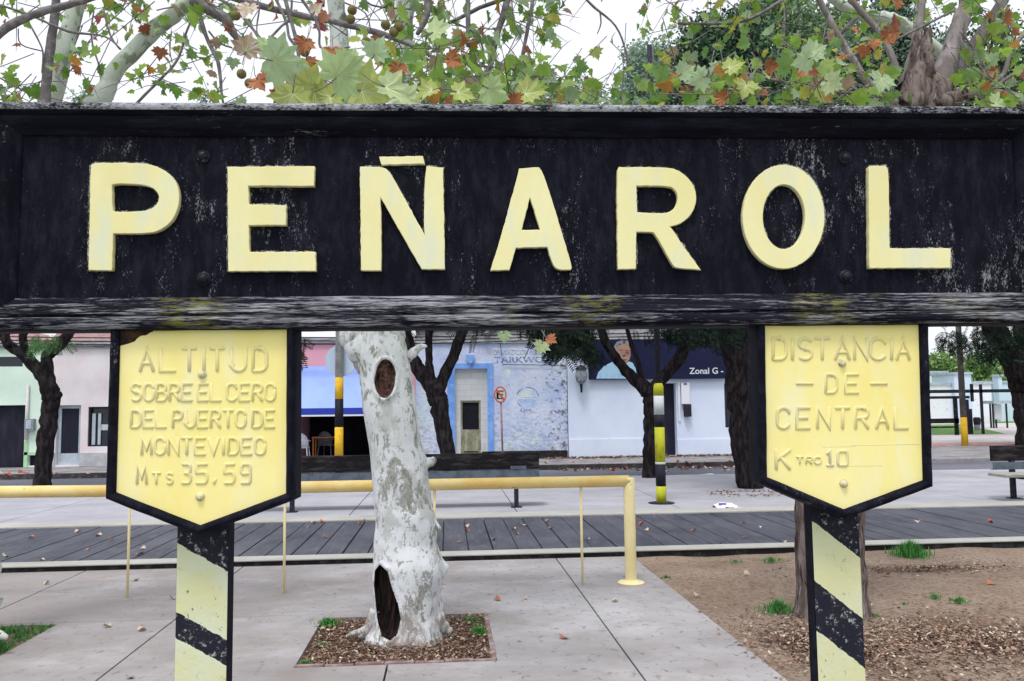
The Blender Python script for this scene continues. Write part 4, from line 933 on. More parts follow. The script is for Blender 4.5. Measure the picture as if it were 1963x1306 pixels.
for sx_ in (-1, 1):
    for sy in (-1, 1): mb = MB(); mb.box(sx_*.38-.02, sx_*.38+.02, sy*.26-.02, sy*.26+.02, 0, .7); mb.build('leg', M['orange_wood'], t)
# plastic bag and rubbish
def bag(lbl, p, L, W, Hh, seed, ink=False):
    r = random.Random(seed); t = thing('plastic_bag', lbl, 'bag', p); n, m_ = 26, 14; vs = []
    for j in range(m_+1):
        for i in range(n+1):
            a, b = i/n*2-1, j/m_*2-1; q = max(0, 1-a*a*.9-b*b*.9)
            vs.append((a*L*(1+.1*sin(b*4)), b*W, Hh*sqrt(q)*(.65+.35*sin(a*9+b*5+seed))*(1-.25*a)+r.uniform(0, .01)+.002))
    mb = MB(); mb.add(vs, [(j*(n+1)+i, j*(n+1)+i+1, (j+1)*(n+1)+i+1, (j+1)*(n+1)+i) for j in range(m_) for i in range(n)], 0, True); o = mb.build('bag_film', M['bag'], t)
    if ink:
        mb = MB()
        for pts in ([(-.15, 0), (-.07, -.03), (-.02, .03)], [(-.12, .05), (-.04, .04)]):
            mb.tube([(x, -W*.5+y, Hh*.72+.01) for x, y in pts], .012, 5)
        mb.build('print', M['bag_ink'], t)
g = G(1392, 973, .062); bag('crumpled white plastic bag with violet print near the deck', (g.x, g.y, .064), .19, .15, .075, 3, True)
g = G(1378, 919, -.05); bag('wispy white plastic sheet lying by the street kerb', (g.x, Y5+.35, -.048), .38, .2, .09, 8)
# things across the side street
YE = 41.
def W_(x, y, Yd): return PY(x, y, Yd)
pw = G(1850, 855, .03)
t = thing('amber_footed_pole', 'dark street pole with an amber painted foot beyond the road', 'pole', pw)
h1 = PY(1850, 800, pw.y).z-.03
mb = MB(); mb.lathe([(.125, 0), (.12, h1)], n=16); mb.build('painted_foot', M['pole_yellow'], t)
mb = MB(); mb.lathe([(.115, h1), (.09, 9)], n=16); mb.build('shaft', surf('grey_brown_pole', (.10, .09, .09), [((.2, .19, .18), 4, O1, .5, .65)], .8), t)
def bar_thing(name, lbl, cat, boxes, mat, Yd, loc_px):
    o = PY(loc_px[0], loc_px[1], Yd); t = thing(name, lbl, cat, (o.x, Yd, .05)); 
    for nm, (xa, xb, ya, yb) in boxes:
        a = PY(xa, yb, Yd); b = PY(xb, ya, Yd); xm0 = PY(xa, (ya+yb)/2, Yd).x; xm1 = PY(xb, (ya+yb)/2, Yd).x; mb = MB(); mb.box(xm0-o.x, xm1-o.x, -.04, .04, a.z-.05, b.z-.05); mb.build(nm, mat, t)
    return t
bar_thing('parking_barrier_frame', 'tall dark gantry of square bars standing beyond the side street', 'gantry', [('top_beam', (1700, 1944, 746, 755)), ('post', (1860.5, 1865.5, 736, 770)), ('post', (1859, 1864, 784, 836)), ('post', (1880, 1884.5, 737, 836)), ('lower_beam', (1700, 1858, 759, 766)), ('post', (1853, 1858, 766, 836))], M['dark_metal'], YE, (1860, 836))
bar_thing('park_bench', 'dark slatted park bench on the grass beyond the side street', 'bench', [('backrest', (1720, 1838, 802, 813)), ('seat', (1720, 1834, 817, 822)), ('leg', (1829, 1836, 760, 835)), ('leg', (1740, 1745, 812, 835))], M['bench_wood'], YE-.8, (1832, 836))
o = PY(1879, 812, YE-.5); t = thing('litter_bin', 'small two tone litter bin hung on a gantry post', 'bin', (o.x, YE-.25, 0)); 
za, zb_, zc_ = PY(1879, 825, YE-.3).z, PY(1879, 814, YE-.3).z, PY(1879, 800, YE-.3).z
mb = MB(); mb.lathe([(.12, za), (.15, zb_)], n=12); mb.build('lower_bucket', M['bin_grey'], t)
mb = MB(); mb.lathe([(.16, zb_), (.18, zc_-.1), (.14, zc_)], n=12); mb.build('hood', M['dark_metal'], t)
# notice board kiosk
Yk2 = 50; o = PY(1915, 822, Yk2); t = thing('notice_kiosk', 'small roofed notice board on four thin legs', 'notice board', (o.x, Yk2, .045))
for xa, dy in ((1904, 0), (1921, .6), (1930, 0), (1911, .6)):
    p = PY(xa, 800, Yk2); mb = MB(); mb.box(p.x-o.x-.04, p.x-o.x+.04, dy-.04, dy+.04, 0, PY(xa, 770, Yk2).z-.05); mb.build('leg', M['dark_metal'], t)
a = PY(1900, 774, Yk2); b = PY(1934, 768, Yk2); mb = MB(); mb.box(a.x-o.x, b.x-o.x, -.3, .9, a.z-.05, b.z-.05); mb.build('roof', M['light_frame'], t)
a = PY(1907, 804, Yk2); b = PY(1919, 775, Yk2); mb = MB(); mb.box(a.x-o.x, b.x-o.x, -.02, .02, a.z-.05, b.z-.05); mb.build('notice_panel', M['paper'], t)
# painted walls and sheds far behind
YW = 62
def far_box(name, lbl, xa, xb, yt, dep, mat, Yd=YW, cat='wall', roof=None):
    a = PY(xa, 800, Yd); b = PY(xb, 800, Yd); z = PY((xa+xb)/2, yt, Yd).z
    t = thing(name, lbl, cat, (a.x, Yd, 0)); mb = MB(); mb.box(0, b.x-a.x, 0, dep, 0, z); mb.build('wall', mat, t)
    mb = MB(); mb.box(-.1, b.x-a.x+.1, -.1, dep+.1, z, z+.18); mb.build('coping', M['light_frame'], t); return t
far_box('mural_wall', 'white wall covered in faint reddish and green paintings', 1640, 1836, 739, .4, M['mural'])
far_box('mural_wall', 'short pale painted wall right of the blue pier', 1864, 1903, 737, .4, M['mural'], YW+.5)
far_box('blue_shed', 'pale blue wall pier between the painted walls', 1833, 1866, 718, 3, M['pale_blue_wall'], YW-.4, 'shed')
far_box('white_shed', 'white shed roof line rising behind the painted wall', 1640, 1820, 716, 5, M['ink_white'], YW+6, 'shed')
far_box('long_low_wall', 'low pale wall running right behind the notice board', 1870, 1990, 734, .4, M['pale_blue_wall'], YW+8)
far_box('tall_pier', 'slim pale blue pier standing at the right of the far wall', 1918, 1925, 722, .8, M['pale_blue_wall'], YW+7, 'pier')
# fallen leaves: one small curled leaf copied about
LO = [(0, -.30), (.14, -.44), (.40, -.46), (.44, -.30), (.74, -.30), (.64, -.06), (.96, .20), (.70, .27), (.52, .34), (.62, .60), (.42, .56), (.30, .50), (.26, .72), (.12, .80), (0, 1.05)]
LO = LO+[(-x, y) for x, y in LO[-2:0:-1]]
def leaf_verts(curl=.25):
    vs = [(0, -.1, 0)]
    for x, y in LO: vs.append((x, y, curl*(abs(x)**1.3)*.8-curl*.5*max(0, y)**2))
    return vs, [(0, i+1, (i+1) % len(LO)+1) for i in range(len(LO))]
dry = [surf('dry_leaf_rust', (.36, .15, .08), [], .8), surf('dry_leaf_tan', (.50, .38, .30), [], .8), surf('dry_leaf_red', (.38, .09, .05), [], .8)]
protos = []
for k in range(3):
    v, f = leaf_verts(.5+k*.2); me = bpy.data.meshes.new('fallen_leaf'); me.from_pydata(v, [], f); me.materials.append(dry[k]); protos.append(me)
rl_ = random.Random(21)
def fallen(spots, zz, label, grp, ks, s0, s1):
    for x, y in spots:
        g = G(x, y, zz); o = put('fallen_leaf', protos[rl_.choice(ks)], None, label, 'leaf', grp)
        o.location = (g.x, g.y, zz+.012); o.rotation_euler = (rl_.uniform(-.35, .35), rl_.uniform(-.35, .35), rl_.uniform(0, 6.3)); s_ = rl_.uniform(s0, s1); o.scale = (s_, s_, s_)
deck = [(10, 1068), (62, 1031), (190, 1028), (213, 1035), (150, 1020), (170, 1054), (275, 1053), (268, 1064), (600, 1004), (617, 1002), (592, 1012), (625, 1030), (690, 1005), (696, 998), (893, 1010), (895, 1020), (985, 1016), (990, 1024), (1002, 1008), (945, 1036), (1050, 1001), (1056, 1014), (1128, 1036), (1230, 1006), (1240, 1018), (880, 1040), (1503, 1040), (1424, 1032), (1425, 1004), (1330, 1018), (80, 1075), (1380, 1044), (1760, 1001), (1898, 1002), (1460, 1012)]
fallen([p for i, p in enumerate(deck) if i % 2], .055, 'small curled reddish leaf lying on the dark deck planks', 'reddish leaves on the deck', [0, 2], .035, .06)
fallen([p for i, p in enumerate(deck) if not i % 2], .055, 'small pale tan leaf lying on the dark deck planks', 'tan leaves on the deck', [1], .035, .065)
fallen([(258, 1114), (331, 1149), (205, 1203), (248, 1302), (270, 1210), (1430, 1102), (1336, 1142), (955, 1151), (1180, 1154), (1008, 1149), (1080, 1225), (90, 1120), (1700, 1102), (1900, 1120)], 0, 'small dry leaf lying on the pavement or dirt before the deck', 'dry leaves before the deck', [0, 1], .03, .055)
r_ = random.Random(8)
fallen([(r_.uniform(560, 1400), r_.uniform(884, 890)) for _ in range(26)]+[(r_.uniform(0, 200), r_.uniform(905, 912)) for _ in range(8)], .08, 'dry leaf on the littered far pavement', 'dry leaves along the far pavement', [0, 1, 2], .06, .12)
fallen([(r_.uniform(1040, 1400), r_.uniform(898, 904)) for _ in range(26)], -.05, 'dry leaf in the gutter under the far kerb', 'dry leaves in the far gutter', [0, 1, 2], .06, .12)
# ================================================================== TREES
rng = np.random.default_rng(7)
def P3(l, Y, jit=0.): return [PY(a[0], a[1], a[3] if len(a) > 3 else Y) for a in l]
def twig(par, l, Y):
    mb = MB(); limb(mb, l, Y, 4, 6, .05); mb.build('hanging_twig', M['bark_twig'], par)
def limb(mb, l, Y, sub=4, n=10, jit=.05, mi=0, seed=0):
    """a limb from (px, py, radius in px[, depth]) stations, smoothed between them"""
    r = random.Random(seed+int(l[0][0]*7+l[0][1])); P = P3(l, Y)
    R = [a[2]*(a[3] if len(a) > 3 else Y)/1585 for a in l]; out = []; rr = []
    for i in range(len(P)-1):
        p0, p1, p2, p3 = P[max(i-1, 0)], P[i], P[i+1], P[min(i+2, len(P)-1)]
        for k in range(sub):
            t = k/sub; q = .5*((2*p1)+(p2-p0)*t+(2*p0-5*p1+4*p2-p3)*t*t+(3*p1-p0-3*p2+p3)*t**3)
            rad = R[i]*(1-t)+R[i+1]*t; out.append(q+Vector([r.uniform(-1, 1)*rad*.12 for _ in range(3)])); rr.append(rad*(1+r.uniform(-.07, .07)))
    out.append(P[-1]); rr.append(R[-1]); mb.tube(out, rr, n, mi, jit, r)
    return out
def inst_mesh(name, tv, tf, pos, rot, scl, mats, mi, parent=None, smooth=False, **tags):
    """many small leaves in one crown mesh. tv (n,3), tf list of faces, rot (m,3,3)"""
    tv = np.array(tv, float); n = len(tv); m_ = len(pos)
    V = np.einsum('mij,nj->mni', rot, tv)*np.array(scl)[:, None, None]+np.array(pos)[:, None, :]
    V = V.reshape(-1, 3); me = bpy.data.meshes.new(name)
    lens = np.array([len(f) for f in tf]); flat = np.array([i for f in tf for i in f])
    L = (flat[None, :]+(np.arange(m_)*n)[:, None]).reshape(-1); tot = np.tile(lens, m_)
    me.vertices.add(len(V)); me.vertices.foreach_set('co', V.reshape(-1)); me.loops.add(len(L)); me.loops.foreach_set('vertex_index', L)
    me.polygons.add(len(tot)); st = np.concatenate([[0], np.cumsum(tot)[:-1]]); me.polygons.foreach_set('loop_start', st)
    me.polygons.foreach_set('material_index', np.repeat(np.array(mi), len(tf)).astype(np.int32))
    for q in mats: me.materials.append(q)
    me.update(calc_edges=True); me.validate()
    return put(name, me, parent, **tags)
def rots(n, tilt=None, hang=.0):
    """random orientations; hang -> leaf tips (y) point downwards"""
    q = rng.normal(size=(n, 4)); q /= np.linalg.norm(q, axis=1)[:, None]; w_, x, y, z = q.T
    R = np.stack([1-2*(y*y+z*z), 2*(x*y-z*w_), 2*(x*z+y*w_), 2*(x*y+z*w_), 1-2*(x*x+z*z), 2*(y*z-x*w_), 2*(x*z-y*w_), 2*(y*z+x*w_), 1-2*(x*x+y*y)], 1).reshape(n, 3, 3)
    if hang:
        tip = R[:, :, 1]*(1-hang)+np.array([0, 0, -1])*hang; tip /= np.linalg.norm(tip, axis=1)[:, None]
        nn = R[:, :, 2]; nn = nn-(nn*tip).sum(1)[:, None]*tip; nn /= np.linalg.norm(nn, axis=1)[:, None]
        R = np.stack([np.cross(tip, nn), tip, nn], 2)
    return R
LV, LF = leaf_verts(.5)
LV = list(LV)+[(-.018, -.12, .01), (.018, -.12, .01), (.05, -.95, .22)]; LF = list(LF)+[(0, len(LV)-3, len(LV)-1), (0, len(LV)-1, len(LV)-2)]
def plane_leaves(parent, clusters, mats, name='crown', hang=.45, twigs=True, tmat=None, flat=.35):
    pos = []; scl = []; mi = []; tw = MB(); r = random.Random(int(clusters[0][0])+99)
    for (x, y, rx, ry, n, sz, Y, *o) in clusters:
        w2 = o[0] if o else 0
        k = 0
        while k < n:                       # leaves come in sprays along a twig
            cx, cy = x+r.gauss(0, .55)*rx, y+r.gauss(0, .55)*ry; Yc = Y+r.gauss(0, .3); c_ = PY(cx, cy, Yc)
            d = Vector((r.gauss(0, 1), r.gauss(0, .6), r.gauss(-.25, .6))).normalized(); L = sz*r.uniform(1.6, 3.4); m_ = r.randint(2, 5)
            if twigs: tw.tube([c_-d*L*.7-Vector((0, 0, -.04)), c_, c_+d*L*.6-Vector((0, 0, .03)), c_+d*L-Vector((0, 0, .08))], [.004, .0035, .003, .0015], 4)
            for _ in range(m_):
                t = r.uniform(-.6, 1); p = c_+d*L*t+Vector((r.gauss(0, 1), r.gauss(0, 1), r.gauss(0, 1)-.3))*sz*.5
                pos.append(p); scl.append(sz*.62*r.uniform(.6, 1.15)); mi.append(w2 if r.random() > .05 else len(mats)-1); k += 1
    R = rots(len(pos), hang=hang)
    inst_mesh(name, LV, LF, pos, R, scl, mats, mi, parent)
    if twigs: tw.build('twigs', tmat or M['bark_twig'], parent)
# ---------------- the white-barked plane tree in the pit
YT = 6.47
def seg_d(p, a, b):
    ab = b-a; t = max(0, min(1, (p-a).dot(ab)/max(1e-9, ab.dot(ab)))); return (p-a-ab*t).length
def poly_sd(p, pts):                       # signed distance, negative inside
    ins = False; d = 1e9; n = len(pts)
    for i in range(n):
        a, b = pts[i], pts[(i+1) % n]; d = min(d, seg_d(p, a, b))
        if (a.y > p.y) != (b.y > p.y) and p.x < (b.x-a.x)*(p.y-a.y)/(b.y-a.y)+a.x: ins = not ins
    return -d if ins else d
def vnoise(p, s, ph=0.):
    return sin(p.x*s+ph)*sin(p.y*s*1.13+2*ph)+.6*sin(p.z*s*1.3+p.x*s*.7+ph*3)+.35*sin(p.z*s*2.9-p.y*s*2.1+ph)+.25*sin(p.x*s*4.3+p.z*s*3.7)
def trunk_loft(mb, cont, Y, sides, rows, cav, noise_a, knobs=(), furrow=0, seed=0):
    ys = [c_[0] for c_ in cont]; top, bot = min(ys), max(ys)
    cont = sorted(cont); yy = np.linspace(bot, top, rows)
    l = np.interp(yy, [c_[0] for c_ in cont], [c_[1] for c_ in cont]); rr = np.interp(yy, [c_[0] for c_ in cont], [c_[2] for c_ in cont])
    l = np.convolve(np.pad(l, 2, 'edge'), [.15, .2, .3, .2, .15], 'valid'); rr = np.convolve(np.pad(rr, 2, 'edge'), [.15, .2, .3, .2, .15], 'valid')
    vs = []; ins = []
    cv = [([Vector((PY(a, b, Y).x, PY(a, b, Y).z)) for a, b in pts], dep, lip, mi) for pts, dep, lip, mi in cav]
    kn = [(PY(a, b, Y), s_*Y/1585, h*Y/1585) for a, b, s_, h in knobs]
    for j in range(rows):
        a, b = PY(l[j], yy[j], Y), PY(rr[j], yy[j], Y); c_ = (a+b)/2; R = (b.x-a.x)/2
        for k in range(sides):
            th = 2*pi*k/sides; d = Vector((cos(th), sin(th), 0)); p = c_+d*R
            q = noise_a*vnoise(p, 7, seed)+noise_a*.4*vnoise(p, 19, seed+1)
            if furrow: q += furrow*abs(sin(th*9+2*sin(p.z*5)+seed))**.6*(.6+.4*sin(p.z*9+th*3))
            hit = -1
            for kp, s_, h in kn:
                dd = (p-Vector((kp.x, p.y if abs(kp.x-c_.x) < R*.7 else c_.y, kp.z))).length
                if dd < s_*2.2 and (d.y < .5): q += h*math.exp(-(dd/s_)**2)
            p = p+d*q
            if d.y < .15:
                for ci, (pts, dep, lip, mi) in enumerate(cv):
                    sd = poly_sd(Vector((p.x, p.z)), pts)
                    if abs(sd) < .007:
                        w0 = Vector((p.x, p.z)); e_ = .001; gx = poly_sd(w0+Vector((e_, 0)), pts)-sd; gz = poly_sd(w0+Vector((0, e_)), pts)-sd; gl = sqrt(gx*gx+gz*gz) or 1
                        p = p-Vector((gx/gl*sd, 0, gz/gl*sd)); sd = 0
                    if sd < .0: hit = ci; f = min(1, -sd/.012); p = p+Vector((0, 1, 0))*dep*f*(1+.12*sin(p.x*130+2*sin(p.z*17)))
                    elif sd < .05: p = p-Vector((0, 1, 0))*lip*math.exp(-((sd-.014)/.014)**2)
            vs.append(p); ins.append(hit)
    b0 = len(mb.v); mb.v += [tuple(v) for v in vs]
    for j in range(rows-1):
        for k in range(sides):
            k2 = (k+1) % sides; q = (j*sides+k, j*sides+k2, (j+1)*sides+k2, (j+1)*sides+k)
            h = max(ins[i] for i in q); mb.f.append(tuple(i+b0 for i in q)); mb.m.append(cv[h][3] if h >= 0 else 0); mb.sm.append(True)
    mb.f.append(tuple(b0+(rows-1)*sides+k for k in range(sides))); mb.m.append(0); mb.sm.append(False)
T1 = thing('plane_tree', 'plane tree with mottled white bark, an oval knot hole and a hollow at its foot', 'tree', (0, 0, 0))
cont = [(1232, 692, 862), (1213, 697, 853), (1196, 706, 851), (1169, 713, 846), (1140, 715, 845), (1119, 716, 848), (1100, 716, 852), (1085, 716, 852), (1068, 716, 847), (1040, 717, 838), (1020, 719, 839), (1007, 720, 838), (985, 719, 834), (967, 718, 828), (921, 714, 823), (906, 714, 822), (875, 711, 817), (845, 706, 808), (820, 702, 804), (784, 696, 799), (747, 694, 795), (722, 692, 792), (700, 688, 787), (676, 684, 783), (655, 686, 778), (630, 694, 772), (590, 700, 765)]
oval = [(741+19.5*cos(t*pi/14)+(2 if t > 14 else 0), 728+36*sin(t*pi/14)) for t in range(28)]
tear = [(731.7, 1074), (747, 1084), (756.5, 1116.5), (768, 1147), (772, 1170), (766, 1196), (753, 1208), (737, 1203), (727, 1178), (722, 1139.5), (719, 1116.5), (721, 1088)]
mb = MB()
trunk_loft(mb, cont, YT, 132, 260, [(oval, .06, .026, 1), (tear, .085, .012, 2)], .0042, [(840, 1012, 9, 7), (853, 1088, 13, 9), (826, 884, 9, 10), (838, 965, 8, -3), (700, 1150, 12, -5), (851, 1160, 10, 5)])
limb(mb, [(716, 735, 22), (706, 695, 27), (686, 655, 29), (676, 630, 28), (668, 560, 27), (660, 300, 22), (650, 60, 17.5), (643, 0, 17), (636, -300, 13)], YT, 5, 28, .02)
limb(mb, [(745, 720, 30), (745, 655, 32), (748, 630, 31), (752, 500, 29), (762, 230, 20), (769, 150, 19), (778, 0, 19), (790, -300, 14)], YT, 5, 28, .02)
limb(mb, [(778, 690, 10), (790, 678, 9), (801, 668, 7), (812, 664, 5), (817, 666, 3)], YT, 4, 12, .06)
limb(mb, [(812, 890, 9), (824, 886, 9), (831, 884, 7), (834, 884, 3)], YT, 4, 12, .08)
for l in ([(718, 1170, 10), (710, 1196, 9), (700, 1212, 8), (690, 1222, 5)], [(770, 1195, 14), (762, 1214, 11), (756, 1221, 6)], [(806, 1188, 18), (812, 1210, 13), (818, 1220, 8)], [(838, 1180, 13), (852, 1204, 10), (866, 1212, 5)], [(712, 1204, 8), (690, 1211, 6), (672, 1216, 4), (664, 1221, 2)]):
    limb(mb, l, YT-.1, 4, 14, .04)
o = mb.build('trunk', [M['bark_white'], M['scar_wood'], M['heartwood']], T1)
# dark limbs and hanging twigs of this tree
mb = MB(); mt = MB()
D = [(470, 3, 6.5), (560, 26, 6), (640, 42, 6), (720, 62, 6), (800, 92, 4.5), (845, 122, 3)]
limb(mb, [(300, -60, 7)]+D, 5.2, 5, 10)
limb(mb, [(818, -40, 7), (820, 20, 7), (812, 45, 6), (800, 66, 4)], 5.4)
limb(mb, [(897, -60, 5), (897, 20, 5), (897, 90, 3.5)], 5.8); limb(mb, [(985, -60, 7), (968, 20, 6.5), (950, 80, 6), (930, 190, 5), (925, 260, 4)], 6.2)
limb(mb, [(1030, -60, 4), (1018, 20, 4), (1003, 100, 3.5), (990, 175, 3)], 6.2); limb(mb, [(990, -10, 4), (920, 15, 4), (870, 40, 3.5), (830, 58, 3)], 6.0)
for l, Y in (([(540, -30, 4), (552, 20, 4), (566, 70, 4), (574, 120, 3.5), (578, 150, 2)], 4.6), ([(520, -20, 3), (548, 40, 3), (556, 75, 3), (590, 110, 3), (604, 140, 2.5), (640, 170, 2)], 4.8), ([(565, -20, 3), (600, 30, 3), (612, 60, 2.8), (614, 90, 2.6), (640, 95, 2), (672, 90, 1.5)], 4.8),
             ([(507, 85, 2.6), (540, 50, 2.5), (556, 35, 2.5), (560, -10, 2.5)], 4.6), ([(507, 85, 2.6), (510, 100, 2), (512, 120, 1.5)], 4.6), ([(490, -10, 2), (497, 15, 2), (492, 60, 1.5), (507, 78, 1.2)], 4.9),
             ([(640, 92, 2), (665, 115, 2.5), (690, 150, 2.5), (740, 150, 2.5)], 5), ([(690, -20, 2), (712, 10, 2), (790, 18, 1.5)], 5.5), ([(660, 5, 1.6), (700, 25, 1.6), (711, 60, 1.3)], 5),
             ([(950, 118, 3.5), (1000, 140, 3), (1040, 148, 2)], 6), ([(860, 40, 2), (905, 60, 2), (925, 90, 2), (927, 120, 1.5)], 6), ([(1105, -20, 2.5), (1140, 15, 2.5), (1180, 50, 2), (1200, 100, 2), (1204, 150, 1.5)], 6.3), ([(1150, 22, 2), (1152, 45, 1.5), (1145, 65, 1)], 6.3), ([(780, 110, 2), (850, 118, 3), (900, 125, 2.5), (960, 130, 2)], 6),
             ([(980, -20, 1.5), (985, 40, 1.5), (1000, 70, 1.2)], 6), ([(870, 150, 1.6), (930, 145, 1.6), (990, 150, 1.6)], 5.5), ([(400, -10, 3), (440, 10, 3), (480, 50, 3), (500, 80, 2)], 5.2)):
    twig(T1, l, Y)
mb.build('limbs', M['bark_twig'], T1)
A_ = .14
cl = [(560, 20, 60, 20, 5, .1, 5, 1), (610, 60, 40, 40, 5, .1, 5, 1), (520, 50, 25, 25, 3, .12, 5), (700, 30, 40, 25, 4, .12, 5.5), (740, 20, 50, 25, 7, .13, 5.8), (830, 30, 50, 30, 11, .12, 6.2), (800, 110, 50, 30, 13, .14, 5.6), (860, 100, 50, 35, 27, .13, 5.9),
      (870, 150, 80, 35, 70, .13, 5.8), (960, 160, 80, 30, 66, .13, 6.), (980, 45, 40, 40, 20, .12, 6.3), (1010, 100, 40, 40, 16, .12, 6.3), (1060, 170, 70, 22, 48, .13, 6.2), (1130, 170, 40, 20, 20, .12, 6.3), (1040, 30, 40, 25, 12, .12, 6.5),
      (1080, 20, 40, 20, 8, .1, 6.6), (1120, 85, 60, 20, 4, .11, 6.5, 1), (1190, 130, 30, 30, 6, .12, 6), (880, 40, 60, 30, 12, .11, 6.6), (920, 180, 130, 22, 60, .16, 4.6), (740, 90, 40, 30, 6, .13, 5), (660, 150, 60, 30, 16, .14, 4.6),
      (700, -80, 300, 60, 200, .13, 6), (1000, -90, 200, 60, 120, .13, 6.4), (800, 320, 250, 90, 150, .14, 6)]
plane_leaves(T1, cl, [M['leaf'], M['leaf_dull']])
# broad leaves on the nearest low spray: each placed where it hangs
v3, f3 = None, None
def big_leaves(parent, items, Y, name):
    mb = MB(); r = random.Random(12)
    for (x, y, spx, ang, mi) in items:
        Yd = Y+r.uniform(-.25, .25); c_ = PY(x, y, Yd); s_ = spx*Yd/1585*.62; a = radians(ang)
        t_ = Vector((sin(a), r.uniform(-.5, .3), cos(a))).normalized(); nn = Vector((r.uniform(-.4, .4), -1, r.uniform(-.7, .7))); nn = (nn-t_*nn.dot(t_)).normalized(); s2 = t_.cross(nn)
        vs = [c_-t_*.1*s_]; cu_ = r.uniform(.15, .45); n = len(LO)
        pts = []
        for i in range(n):
            p, q = Vector(LO[i]), Vector(LO[(i+1) % n]); pts += [p, p.lerp(q, .5)+Vector((r.uniform(-.02, .02), r.uniform(-.02, .02)))]
        for f_ in (.5, 1):
            for p in pts: zc = cu_*(abs(p.x*f_)**1.5)-cu_*.6*max(0, p.y*f_)**2+.05*sin(p.x*9+p.y*7)*f_; vs.append(c_+(s2*p.x+t_*p.y)*s_*f_+nn*zc*s_)
        m_ = len(pts); fs = [(0, i+1, (i+1) % m_+1) for i in range(m_)]+[(i+1, m_+i+1, m_+(i+1) % m_+1, (i+1) % m_+1) for i in range(m_)]
        mb.add(vs, fs, mi, True); st = c_-t_*s_*.6
        if mi < 2:
            for q in range(n):
                P_ = Vector(LO[q])
                if q in (0,) or P_.length < .7: continue
                j = 1+2*q; w_ = t_.cross((vs[j]-vs[0]).normalized()); wn = nn.cross(vs[j]-vs[0]).normalized()*s_*.012; up_ = nn*s_*.012
                A0, A1, A2 = vs[0]+up_, vs[j]+up_, vs[m_+j]*.9+vs[j]*.1+up_
                mb.add([A0-wn, A0+wn, A1+wn*.7, A1-wn*.7, A2], [(0, 1, 2, 3), (3, 2, 4)], 4)
        mb.tube([c_-t_*s_*.1, st, st-t_*s_*.5+Vector((0, .03, .03))], [.0025, .002, .0018], 5, 3)
    return mb.build(name, [M['leaf_big'], M['leaf_pale'], M['leaf_rust'], M['bark_twig'], M['vein']], parent)
big_leaves(T1, [(530, 118, 100, 100, 0), (560, 140, 62, 95, 1), (472, 95, 56, 20, 1), (476, 15, 46, 200, 1), (600, 170, 95, 250, 0), (650, 145, 100, 60, 0), (700, 175, 105, 100, 0), (560, 185, 80, 190, 0), (630, 190, 90, 230, 0), (745, 170, 90, 110, 0), (670, 120, 60, 20, 0), (690, 160, 44, 200, 1), (540, 180, 50, 170, 2),
                  (495, 155, 44, 150, 2), (600, 194, 60, 180, 2), (640, 100, 44, 170, 2), (585, 82, 42, 200, 2), (512, 88, 52, 200, 0), (765, 130, 40, 200, 2), (775, 190, 70, 120, 0), (720, 100, 56, 30, 0), (835, 60, 62, 70, 0), (605, 20, 34, 40, 1), (590, 120, 40, 160, 2), (825, 175, 60, 250, 0), (880, 178, 62, 100, 0), (940, 172, 66, 120, 0), (1010, 180, 66, 80, 0), (985, 195, 40, 40, 2), (865, 115, 44, 100, 2)], 3.5, 'near_leaves')
big_leaves(T1, [(966, 642, 28, 175, 0), (1038, 662, 34, 200, 0), (1054, 650, 26, 120, 2)], 4.4, 'low_leaves')
for x, y in ((463, 142), (478, 160), (562, 152), (584, 100), (739, 48), (702, 80), (675, 20), (755, 62), (764, 52), (588, 90), (452, 30), (672, 37)):
    Yd = 4.4; c_ = PY(x, y, Yd); mb = MB(); R = .026; 
    mb.lathe([(R*sin(pi*k/8)+.0004, R*cos(pi*k/8)) for k in range(9)], c_, 14); mb.tube([c_, c_+Vector((.01, .02, .08)), c_+Vector((.02, .05, .2))], .0013, 4); mb.build('seed_ball', M['ball'], T1)
# ---------------- the brown pollarded plane tree behind the right post
Y2_ = 6.66
T2 = thing('plane_tree', 'brown furrowed plane tree behind the right post, its broken crown head showing above the board', 'tree', (0, 0, 0))
mb = MB()
trunk_loft(mb, [(1195, 1512, 1672), (1180, 1524, 1662), (1165, 1531, 1655), (1130, 1533, 1650), (1080, 1532, 1648), (1000, 1530, 1646), (900, 1530, 1652), (760, 1542, 1672), (620, 1572, 1706), (400, 1640, 1790), (260, 1690, 1830), (215, 1702, 1832), (190, 1712, 1826), (165, 1722, 1818), (150, 1735, 1806)], Y2_, 84, 200, [([(1795, 150), (1812, 165), (1806, 200), (1788, 196)], .05, .01, 1), ([(1716, 168), (1724, 160), (1730, 185), (1716, 196)], .04, .008, 1)], .009, [(1660, 1052, 15, 16), (1656, 1150, 14, 8), (1730, 170, 12, 10), (1770, 190, 20, 9)], .014, 3)
limb(mb, [(1752, 205, 30), (1762, 160, 25), (1772, 110, 17), (1776, 80, 11), (1780, 56, 7)], Y2_-.2, 5, 20, .12)
limb(mb, [(1735, 190, 14), (1748, 130, 11), (1757, 85, 9), (1762, 62, 5)], Y2_-.1, 5, 14, .1)
limb(mb, [(1800, 205, 24), (1845, 180, 13), (1840, 172, 6)], Y2_-.3, 4, 14, .1)
mb.build('trunk', [M['bark_brown'], M['heartwood']], T2)
mb = MB(); mt = MB()
limb(mb, [(1800, 170, 25), (1808, 140, 22), (1825, 90, 20), (1843, 40, 18), (1862, -20, 17), (1900, -200, 12)], Y2_-.15, 5, 18, .04)
limb(mb, [(1815, 170, 18), (1846, 115, 15), (1880, 70, 13), (1912, 20, 11), (1945, -40, 9), (2000, -160, 7)], Y2_+.1, 5, 14, .04)
limb(mb, [(1735, 160, 12), (1752, 100, 10), (1762, 50, 9), (1768, 0, 8), (1774, -80, 7)], Y2_+.1, 5, 12, .04)
